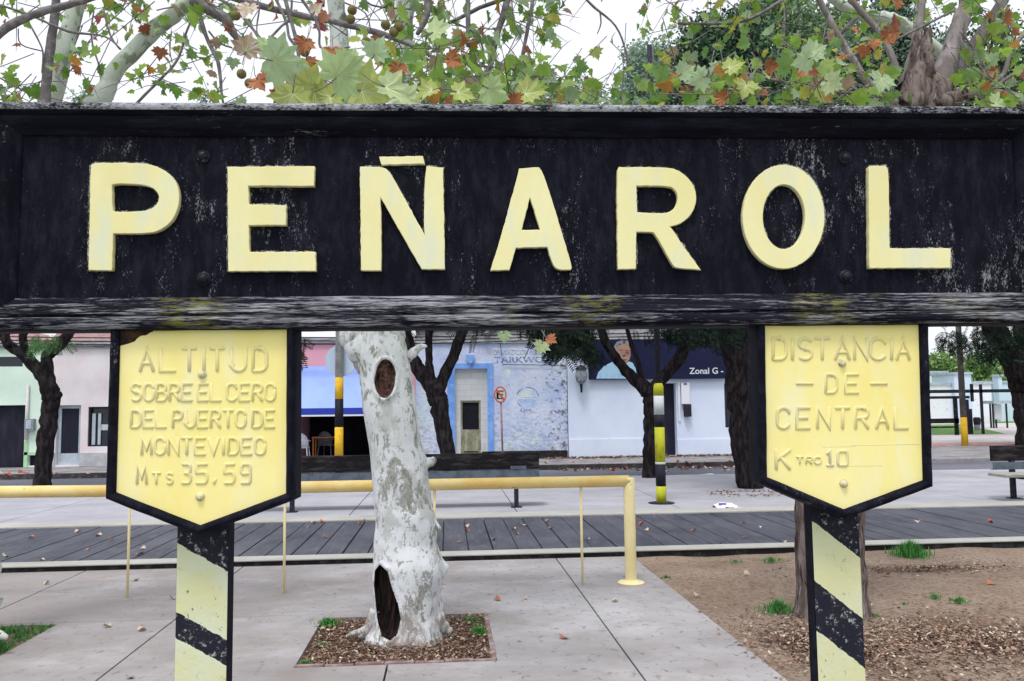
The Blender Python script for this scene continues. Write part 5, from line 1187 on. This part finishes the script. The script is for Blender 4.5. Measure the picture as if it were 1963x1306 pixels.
limb(mb, [(1716, 200, 10), (1670, 165, 8), (1632, 110, 7), (1600, 55, 6.5), (1565, -10, 6), (1520, -100, 5)], Y2_-.4, 5, 10, .04)
limb(mb, [(1722, 150, 7), (1700, 85, 6.5), (1662, 35, 6), (1625, -10, 6), (1590, -80, 5)], Y2_-.3, 5, 10, .04)
limb(mb, [(1828, 180, 11), (1880, 176, 11), (1930, 184, 11), (1985, 200, 10), (2080, 215, 8)], Y2_-.2, 5, 12, .04)
limb(mb, [(1880, 178, 5), (1925, 140, 5), (1938, 95, 5), (1965, 65, 4)], Y2_-.2, 4, 8)
for l, Y in (([(1590, 200, 4), (1575, 150, 4), (1590, 120, 3)], 6.2), ([(1300, 45, 3), (1390, 45, 3.5), (1440, 35, 3.5), (1500, 0, 4), (1530, -30, 4)], 6.4), ([(1500, 0, 3), (1505, 30, 3), (1490, 110, 2), (1485, 150, 1.5)], 6.3), ([(1535, 110, 5), (1570, 82, 5), (1610, 65, 5), (1640, 35, 5)], 7.4), ([(1320, 180, 2), (1400, 140, 3), (1490, 155, 3), (1580, 175, 3.5), (1640, 178, 2.5), (1720, 180, 2)], 6),
             ([(1440, 100, 1.6), (1460, 130, 1.6), (1462, 150, 1.4)], 6), ([(1720, 75, 2.5), (1790, 40, 2.5), (1832, 18, 2)], 5.8), ([(1310, 140, 1.8), (1380, 135, 1.8), (1450, 145, 1.8)], 5.8), ([(1600, 195, 2.6), (1640, 165, 2.6)], 6), ([(1840, 60, 2), (1870, 100, 2), (1900, 180, 2)], 6.4), ([(1960, 130, 4), (1910, 165, 4), (1880, 190, 4)], 6.2), ([(1490, 190, 1.6), (1560, 195, 1.6), (1620, 200, 1.4)], 5.6), ([(1410, 200, 1.8), (1440, 170, 1.8), (1460, 165, 1.5)], 5.6)):
    twig(T2, l, Y)
mb.build('limbs', surf('silvery_brown_limb_bark', (.20, .17, .175), [((.34, .30, .31), 10, (1, 1, .3), .45, .62), ((.07, .055, .06), 16, (1, 1, .25), .58, .68)], .8, (24, .5, .008), .3, 0, (1, 1, .3)), T2)
mb = MB(); limb(mb, [(1560, -30, 8), (1610, 8, 9), (1655, 28, 12), (1700, 36, 14), (1735, 50, 13), (1790, 90, 12), (1860, 150, 12)], 7.6, 5, 16, .03); mb.build('pale_limb', M['bark_limb'], T2)
cl = [(1320, 170, 60, 28, 43, 0.126, 5.4), (1400, 175, 60, 20, 34, 0.126, 5.4), (1460, 150, 60, 30, 43, 0.118, 5.6), (1560, 130, 50, 40, 39, 0.134, 5.4), (1620, 165, 60, 25, 34, 0.126, 5.6), (1660, 100, 40, 40, 20, 0.118, 5.8), (1500, 50, 90, 40, 24, 0.101, 6.4), (1400, 35, 70, 35, 23, 0.101, 6.6), (1320, 60, 30, 50, 18, 0.101, 6.6), (1280, 15, 30, 20, 8, 0.101, 6.6),
      (1600, 20, 60, 30, 18, 0.109, 6.6), (1690, 20, 40, 30, 15, 0.118, 7.2), (1790, 10, 40, 30, 9, 0.109, 7.4), (1880, 120, 50, 40, 23, 0.126, 5.8), (1930, 170, 50, 25, 19, 0.126, 5.8), (1930, 60, 50, 40, 25, 0.118, 6.4), (1880, 30, 40, 30, 14, 0.118, 6.6), (1300, 110, 30, 30, 9, 0.101, 6), (1720, 120, 30, 40, 10, 0.109, 7.4),
      (1700, -90, 300, 60, 299, 0.118, 6.6), (1400, -90, 200, 60, 138, 0.109, 6.6), (2050, 100, 80, 120, 69, 0.118, 6.4), (1600, 330, 250, 90, 161, 0.126, 6.4)]
plane_leaves(T2, cl, [M['leaf'], M['leaf_dull']])
big_leaves(T2, [(1545, 115, 54, 250, 0), (1590, 158, 52, 120, 0), (1690, 152, 58, 200, 0), (1400, 130, 52, 70, 0), (1430, 165, 52, 200, 0), (1475, 128, 33, 90, 2), (1675, 82, 29, 180, 2), (1712, 62, 35, 90, 2), (1540, 138, 28, 240, 2), (1640, 60, 26, 100, 2), (1345, 150, 52, 250, 0), (1385, 190, 35, 300, 2), (1930, 35, 35, 60, 2), (1945, 62, 22, 30, 2), (1310, 140, 44, 60, 0), (1560, 100, 52, 60, 0), (1720, 5, 29, 180, 2), (1700, 70, 38, 60, 2), (1910, 200, 58, 100, 0)], 4.4, 'near_leaves')
# ---------------- the plane tree growing out of the grass at the left
Y3_ = 6.35
T3 = thing('plane_tree', 'pale limbed plane tree at the left, rooted in the green grass pit', 'tree', (0, 0, 0))
mb = MB()
limb(mb, [(-95, 1225, 90), (-90, 1180, 70), (-88, 1050, 60), (-95, 850, 56), (-100, 640, 52), (-85, 520, 44)], Y3_, 6, 30, .02)
limb(mb, [(-85, 540, 32), (-30, 440, 28), (40, 320, 24), (97, 195, 19.5), (118, 110, 18), (150, 0, 15), (185, -140, 12)], Y3_, 6, 20, .02)
limb(mb, [(-95, 560, 34), (-20, 410, 26), (80, 290, 22), (192, 190, 18), (225, 130, 15), (300, 55, 15), (370, 0, 15), (500, -110, 12)], Y3_+.2, 6, 20, .02)
limb(mb, [(-60, 1200, 18), (-22, 1212, 11), (4, 1219, 7), (14, 1224, 3)], Y3_-.1, 4, 14, .05)
mb.build('trunk', M['bark_limb'], T3)
mb = MB(); mt = MB()
limb(mb, [(40, 420, 12), (72, 300, 10.5), (86, 190, 9.5), (96, 90, 8.5), (108, 0, 8), (116, -120, 7)], Y3_-.3, 5, 12, .04)
limb(mb, [(-60, 120, 9), (0, 62, 8), (60, 30, 7.5), (120, 12, 7), (190, -8, 6), (300, -50, 5)], Y3_-1, 5, 12, .04)
limb(mb, [(368, 0, 10), (400, 18, 11), (430, 35, 11), (445, 60, 8), (460, 85, 4)], 6, 5, 12, .04)
limb(mb, [(378, 10, 4.5), (395, 70, 4), (418, 120, 3.8), (424, 170, 3), (428, 200, 2)], 6, 5, 8, .04)
limb(mb, [(250, 210, 2.6), (300, 160, 2.6), (340, 115, 2.5), (358, 60, 2), (372, 30, 2)], 6.1, 5, 6)
for l, Y in (([(0, 10, 2), (60, 30, 2.3), (130, 60, 2.5), (200, 70, 2), (232, 95, 1.6)], 6), ([(200, 22, 2), (206, 50, 2.4), (215, 75, 2), (230, 95, 1.5)], 6.1), ([(180, 20, 1.6), (175, 70, 1.8), (188, 120, 1.8), (195, 145, 1.4)], 6.1), ([(50, 35, 1.8), (70, 70, 2), (82, 100, 1.6), (80, 140, 1.2)], 6), ([(0, 150, 1.4), (60, 180, 1.6), (120, 200, 1.4)], 6.4), ([(330, 120, 1.3), (325, 90, 1.2), (330, 60, 1)], 6.2), ([(35, 55, 1.2), (40, 85, 1.3), (80, 98, 1.2)], 6.2), ([(400, 60, 2), (420, 82, 2), (445, 92, 1.6)], 6), ([(160, 95, 1.2), (150, 120, 1.2), (130, 140, 1.1)], 6.2), ([(300, 20, 1.3), (340, 15, 1.4), (360, 40, 1.1)], 6)):
    twig(T3, l, Y)
mb.build('limbs', M['bark_twig'], T3)
cl = [(20, 175, 30, 14, 14, .12, 6.3), (50, 185, 30, 10, 12, .12, 6.5), (170, 145, 12, 18, 6, .12, 6.2), (150, 90, 14, 30, 8, .1, 6.4), (40, 15, 40, 14, 12, .1, 6.4, 1), (15, 110, 16, 22, 3, .11, 6.2, 1), (200, 20, 30, 16, 8, .11, 6.3, 1), (230, 40, 20, 16, 6, .12, 6), (185, 70, 12, 14, 3, .1, 6.3, 1), (300, 130, 16, 30, 8, .11, 6.2), (335, 70, 18, 22, 8, .11, 6.3),
      (320, 165, 30, 12, 8, .12, 6.2), (370, 115, 10, 8, 2, .12, 6.2), (400, 180, 26, 10, 6, .11, 6.3), (440, 60, 22, 26, 8, .12, 6), (420, 15, 40, 16, 14, .12, 6), (130, 175, 8, 10, 3, .1, 6.4), (250, 10, 30, 12, 10, .11, 6.2), (440, 175, 12, 12, 4, .12, 6), (130, 20, 20, 14, 5, .1, 6.5), (395, 95, 20, 20, 5, .1, 6.4), (410, 45, 20, 15, 6, .1, 6.4),
      (200, -90, 250, 60, 160, .12, 6.3), (-120, 60, 90, 120, 120, .13, 6.3), (150, 320, 200, 90, 110, .13, 6.4)]
plane_leaves(T3, cl, [M['leaf'], M['leaf_dull']])
# ---------------- dark street trees with feathery leaves
FV = [(0, 0, 0), (.012, 0, 0), (.012, 1, -.1), (0, 1, -.1)]; FF = [(0, 1, 2, 3)]
for k in range(9):
    y = .12+k*.1; L = .30*(1-.55*abs(y-.5)); b0 = len(FV)
    for sx_ in (-1, 1):
        b0 = len(FV); FV += [(0, y, -.1*y), (sx_*L*.5, y+.0, -.1*y-.02), (sx_*L, y+.10, -.1*y-.07), (sx_*L*.5, y+.075, -.1*y-.02)]; FF.append((b0, b0+1, b0+2, b0+3))
def fronds(parent, clusters, mat, name='crown', tmat=None):
    pos = []; scl = []; tw = MB(); r = random.Random(int(clusters[0][0])+5)
    for (x, y, rx, ry, n, sz, Y) in clusters:
        for _ in range(n):
            c_ = PY(x+r.gauss(0, .5)*rx, y+r.gauss(0, .5)*ry, Y+r.gauss(0, .9)); pos.append(c_); scl.append(sz*r.uniform(.6, 1.1))
    inst_mesh(name, FV, FF, pos, rots(len(pos), hang=.5), scl, [mat], [0]*len(pos), parent)
def street_tree(label, limbs, Y, clusters, mat, knobs=()):
    t = thing('street_tree', label, 'tree', (0, 0, 0), 0, 'dark street trees along the road'); mb = MB()
    for l in limbs: limb(mb, [(a[0], a[1], a[2]*.88) for a in l], Y, 5, 20, .025)
    for x, y, r in knobs: limb(mb, [(x-3, y+r, r*.5), (x, y, r), (x+1, y-r, r*.5)], Y-.1, 4, 12, .08)
    mb.build('trunk', M['bark_dark'], t); fronds(t, clusters, mat); return t
street_tree('dark forked street tree before the mint and pale pink houses', [[(80, 945, 19), (84, 900, 17), (90, 830, 17), (97, 780, 18), (96, 750, 18), (80, 718, 14), (48, 682, 12), (15, 660, 10), (8, 630, 9), (0, 560, 8), (-10, 480, 6)], [(98, 770, 16), (95, 735, 13), (91, 700, 12), (92, 680, 12), (110, 665, 12), (130, 642, 10), (150, 600, 8), (170, 540, 6)], [(50, 682, 8), (44, 650, 8), (50, 620, 7), (60, 560, 5)]], 18.9,
    [(80, 652, 22, 12, 20, .42, 18.6), (112, 648, 20, 8, 10, .42, 18.6), (60, 500, 190, 90, 380, .5, 19), (60, 400, 190, 110, 420, .5, 19)], M['frond_light'], [(112, 758, 8), (15, 662, 6)])
street_tree('dark three limbed street tree before the weathered house', [[(868, 945, 17), (862, 900, 16), (852, 830, 17), (842, 780, 20), (835, 750, 22), (806, 712, 16), (793, 690, 14), (785, 660, 12), (770, 600, 10), (750, 520, 8)], [(832, 760, 14), (825, 720, 9), (822, 680, 8), (823, 630, 8), (828, 560, 6)], [(838, 760, 16), (848, 730, 13), (868, 685, 12), (886, 640, 11), (908, 590, 9), (940, 500, 7)]], 18.9,
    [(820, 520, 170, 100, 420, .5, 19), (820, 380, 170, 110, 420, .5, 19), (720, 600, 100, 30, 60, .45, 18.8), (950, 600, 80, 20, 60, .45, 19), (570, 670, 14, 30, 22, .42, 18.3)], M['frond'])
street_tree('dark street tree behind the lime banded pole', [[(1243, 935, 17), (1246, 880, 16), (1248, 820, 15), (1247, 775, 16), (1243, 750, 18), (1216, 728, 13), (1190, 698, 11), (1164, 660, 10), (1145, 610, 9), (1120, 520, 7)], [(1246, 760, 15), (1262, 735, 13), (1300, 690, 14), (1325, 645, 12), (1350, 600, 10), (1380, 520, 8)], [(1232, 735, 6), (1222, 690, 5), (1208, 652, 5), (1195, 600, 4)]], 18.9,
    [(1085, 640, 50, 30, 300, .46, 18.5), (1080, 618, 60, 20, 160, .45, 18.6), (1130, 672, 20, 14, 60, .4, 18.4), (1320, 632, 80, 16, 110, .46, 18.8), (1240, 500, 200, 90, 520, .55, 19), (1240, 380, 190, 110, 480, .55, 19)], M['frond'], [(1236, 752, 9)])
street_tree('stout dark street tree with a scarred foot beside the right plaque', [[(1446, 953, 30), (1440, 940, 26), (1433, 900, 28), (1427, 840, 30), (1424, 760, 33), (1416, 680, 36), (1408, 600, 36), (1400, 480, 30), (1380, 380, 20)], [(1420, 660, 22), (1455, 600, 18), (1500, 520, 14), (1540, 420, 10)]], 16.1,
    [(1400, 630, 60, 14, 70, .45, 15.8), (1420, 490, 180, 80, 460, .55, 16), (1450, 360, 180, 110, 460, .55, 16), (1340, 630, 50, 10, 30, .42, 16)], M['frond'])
street_tree('leaning dark street tree at the far right beyond the bench', [[(1974, 885, 27), (1971, 850, 25), (1969, 800, 25), (1965, 755, 28), (1956, 715, 31), (1938, 680, 28), (1905, 630, 24), (1880, 540, 18)], [(1962, 740, 24), (1975, 680, 24), (1975, 620, 20), (1990, 520, 15)]], 30,
    [(1905, 660, 40, 36, 90, .62, 29.5), (1862, 652, 36, 36, 50, .6, 29.5), (1822, 648, 34, 22, 34, .6, 29.5), (1950, 640, 40, 40, 80, .62, 29.6), (1900, 500, 130, 90, 420, .7, 30), (1900, 380, 130, 110, 420, .7, 30)], M['frond'])
g = G(1440, 946, .062); mb = MB(); rr_ = random.Random(3)
for k in range(420):
    a = rr_.uniform(0, 6.3); q = rr_.uniform(.3, .75); chips(mb, (g.x+q*cos(a)*1.2,)*2+(g.y+q*sin(a)*.8,)*2, 1, rr_, .012, .03, .064, .02)
mb.build('bark_litter', M['chip'], label='reddish litter ring round the foot of the stout street tree', cat='litter', kind='stuff')
mb = MB(); rr_ = random.Random(4)
for k in range(2200):
    x = rr_.uniform(PY(1040, 800, YF).x, PY(1480, 800, YF).x); chips(mb, (x, x, YF-.02-abs(rr_.gauss(0, .45)), YF-.01), 1, rr_, .02, .05, .08, .05)
for k in range(900):
    x = rr_.uniform(PY(1040, 800, YF).x, PY(1480, 800, YF).x); y = Y6-abs(rr_.gauss(0, .15)); chips(mb, (x, x, y, y), 1, rr_, .02, .05, -.045, .03)
mb.build('dead_leaf_litter', M['chip'], label='brown leaf litter banked against the white corner house and its gutter', cat='litter', kind='stuff')
# ---------------- evergreens and other trees beyond the street
QV = [(-.5, -.2, 0), (.5, -.35, .05), (.6, .3, 0), (-.4, .25, -.05)]; QF = [(0, 1, 2, 3)]
def far_tree(name, label, base_px, Y, blobs, mats, n, sz, trunk_r, seed, droop=0., cl=14, group=None):
    r = np.random.default_rng(seed); b = PY(base_px, 800, Y); t = thing(name, label, 'tree', (0, 0, 0), 0, group)
    mb = MB(); top = min(bl[1] for bl in blobs); tp = PY(blobs[0][0], blobs[0][1], Y)
    mb.tube([Vector((b.x, Y, -.1)), Vector((b.x, Y, 1.5)), tp.lerp(Vector((b.x, Y, 1)), .35), tp], [trunk_r*1.3, trunk_r, trunk_r*.7, trunk_r*.2], 10)
    for bl in blobs[1:]:
        q = PY(bl[0], bl[1], Y); mb.tube([Vector((b.x, Y, 0)).lerp(tp, .55), q], [trunk_r*.35, trunk_r*.1], 6)
    mb.build('trunk', M['bark_dark'], t)
    area = np.array([bl[2]*bl[3] for bl in blobs], float); area /= area.sum(); P = []
    for bl, a in zip(blobs, area):
        k = max(3, int(n*a/cl)); c_ = np.array(PY(bl[0], bl[1], Y)); s_ = Y/1585; rad = np.array([bl[2]*s_, (bl[2]+bl[3])/2*s_, bl[3]*s_])
        d = r.normal(size=(k, 3)); d /= np.linalg.norm(d, axis=1)[:, None]
        lump = 1+.22*np.sin(d[:, 0]*5+seed)*np.sin(d[:, 2]*6+seed*2)+.12*np.sin(d[:, 0]*13)*np.cos(d[:, 2]*11)
        ctr = c_+d*rad*(lump*(r.random(k)**.38))[:, None]
        q = np.repeat(ctr, cl, 0)+r.normal(size=(k*cl, 3))*sz*1.5*np.array([1, 1, .75]); P.append(q)
    P = np.concatenate(P); R = rots(len(P), hang=droop or .01)
    inst_mesh('crown', QV, QF, P, R, sz*r.uniform(.5, 1.2, len(P)), mats, r.integers(0, len(mats), len(P)), t)
    return t
far_tree('evergreen_tree', 'rounded grey green evergreen showing above the middle right of the board', 1240, 42, [(1240, 170, 62, 85), (1215, 230, 70, 80), (1270, 200, 60, 90), (1240, 330, 95, 130), (1240, 500, 100, 130), (1225, 110, 30, 28), (1262, 115, 34, 32)], [M['conifer_blue']], 42000, .17, .3, 1, .35)
far_tree('conifer_tree', 'tall dark green conifer right of the rounded evergreen', 1380, 40, [(1390, 110, 70, 70), (1350, 160, 70, 60), (1420, 60, 45, 45), (1400, 230, 100, 70), (1390, 350, 110, 120), (1385, 500, 110, 120), (1330, 120, 44, 40), (1345, 70, 45, 45), (1450, 150, 45, 60)], [M['conifer_dark']], 52000, .20, .35, 2, .3)
far_tree('evergreen_tree', 'broad hazy green evergreen behind the dark conifer', 1520, 50, [(1520, 60, 90, 80), (1460, 40, 60, 60), (1590, 90, 80, 80), (1540, 170, 120, 70), (1540, 300, 130, 120), (1540, 460, 130, 140), (1480, -30, 60, 60)], [M['conifer_blue'], M['green_mid']], 52000, .22, .4, 3, .3)
far_tree('conifer_tree', 'dark layered conifer behind the pollarded tree head', 1720, 46, [(1700, 60, 70, 60), (1660, 130, 80, 60), (1760, 120, 70, 70), (1720, 220, 110, 80), (1720, 360, 120, 120), (1720, 500, 120, 120), (1720, -30, 60, 60)], [M['conifer_dark'], M['conifer_blue']], 54000, .22, .35, 4, .3)
far_tree('broadleaf_tree', 'dark broadleaved tree with sky showing through at the upper right', 1975, 38, [(1890, 170, 60, 50), (1940, 120, 55, 60), (1850, 140, 40, 40), (1900, 60, 46, 30), (1960, 200, 70, 70), (1900, 300, 120, 100), (1900, 450, 110, 110)], [M['conifer_dark'], M['conifer_dark'], M['green_mid']], 24000, .2, .3, 5, .2)
far_tree('broadleaf_tree', 'green treetops low above the middle of the board', 1000, 48, [(960, 200, 70, 45), (1040, 205, 70, 40), (1110, 200, 60, 42), (1000, 290, 140, 90), (1000, 450, 130, 130)], [M['green_mid'], M['conifer_blue']], 22000, .22, .3, 6, .2)
far_tree('broadleaf_tree', 'smaller green treetop just clearing the board left of the middle', 830, 48, [(830, 205, 60, 45), (780, 225, 60, 40), (820, 320, 110, 110), (820, 460, 100, 110)], [M['green_mid']], 12000, .22, .3, 7, .2)
far_tree('evergreen_tree', 'thin grey green treetop tip showing between the pale limbs', 165, 44, [(165, 195, 16, 22), (155, 230, 40, 30), (165, 330, 80, 90), (165, 470, 90, 100)], [M['conifer_blue']], 9000, .18, .2, 8, .2)
far_tree('evergreen_tree', 'small grey green treetop tip left of the big leaf spray', 395, 44, [(395, 192, 20, 16), (395, 230, 40, 30), (395, 330, 80, 90), (395, 470, 90, 100)], [M['conifer_blue']], 9000, .18, .2, 9, .2)
for i, (bx, Y, bl, lb) in enumerate(((1800, 95, [(1800, 700, 40, 26), (1775, 720, 40, 26), (1820, 725, 36, 26), (1800, 755, 50, 30)], 'green tree behind the far painted wall, left of the amber footed pole'), (1880, 100, [(1880, 700, 34, 22), (1865, 722, 30, 22), (1900, 720, 30, 22), (1880, 750, 44, 30)], 'green tree behind the far pale walls, right of the amber footed pole'), (1945, 80, [(1938, 775, 26, 20), (1925, 745, 22, 26), (1955, 720, 34, 30), (1940, 790, 30, 16)], 'lighter green tree at the far right behind the leaning trunk'), (1840, 120, [(1840, 705, 30, 16), (1845, 730, 40, 24), (1840, 755, 40, 24)], 'distant green tree seen between two nearer far trees'))):
    far_tree('distant_tree', lb, bx, Y, bl, [M['green_mid']], 9000, .34, .4, 20+i, .1, 12, 'trees behind the far walls')
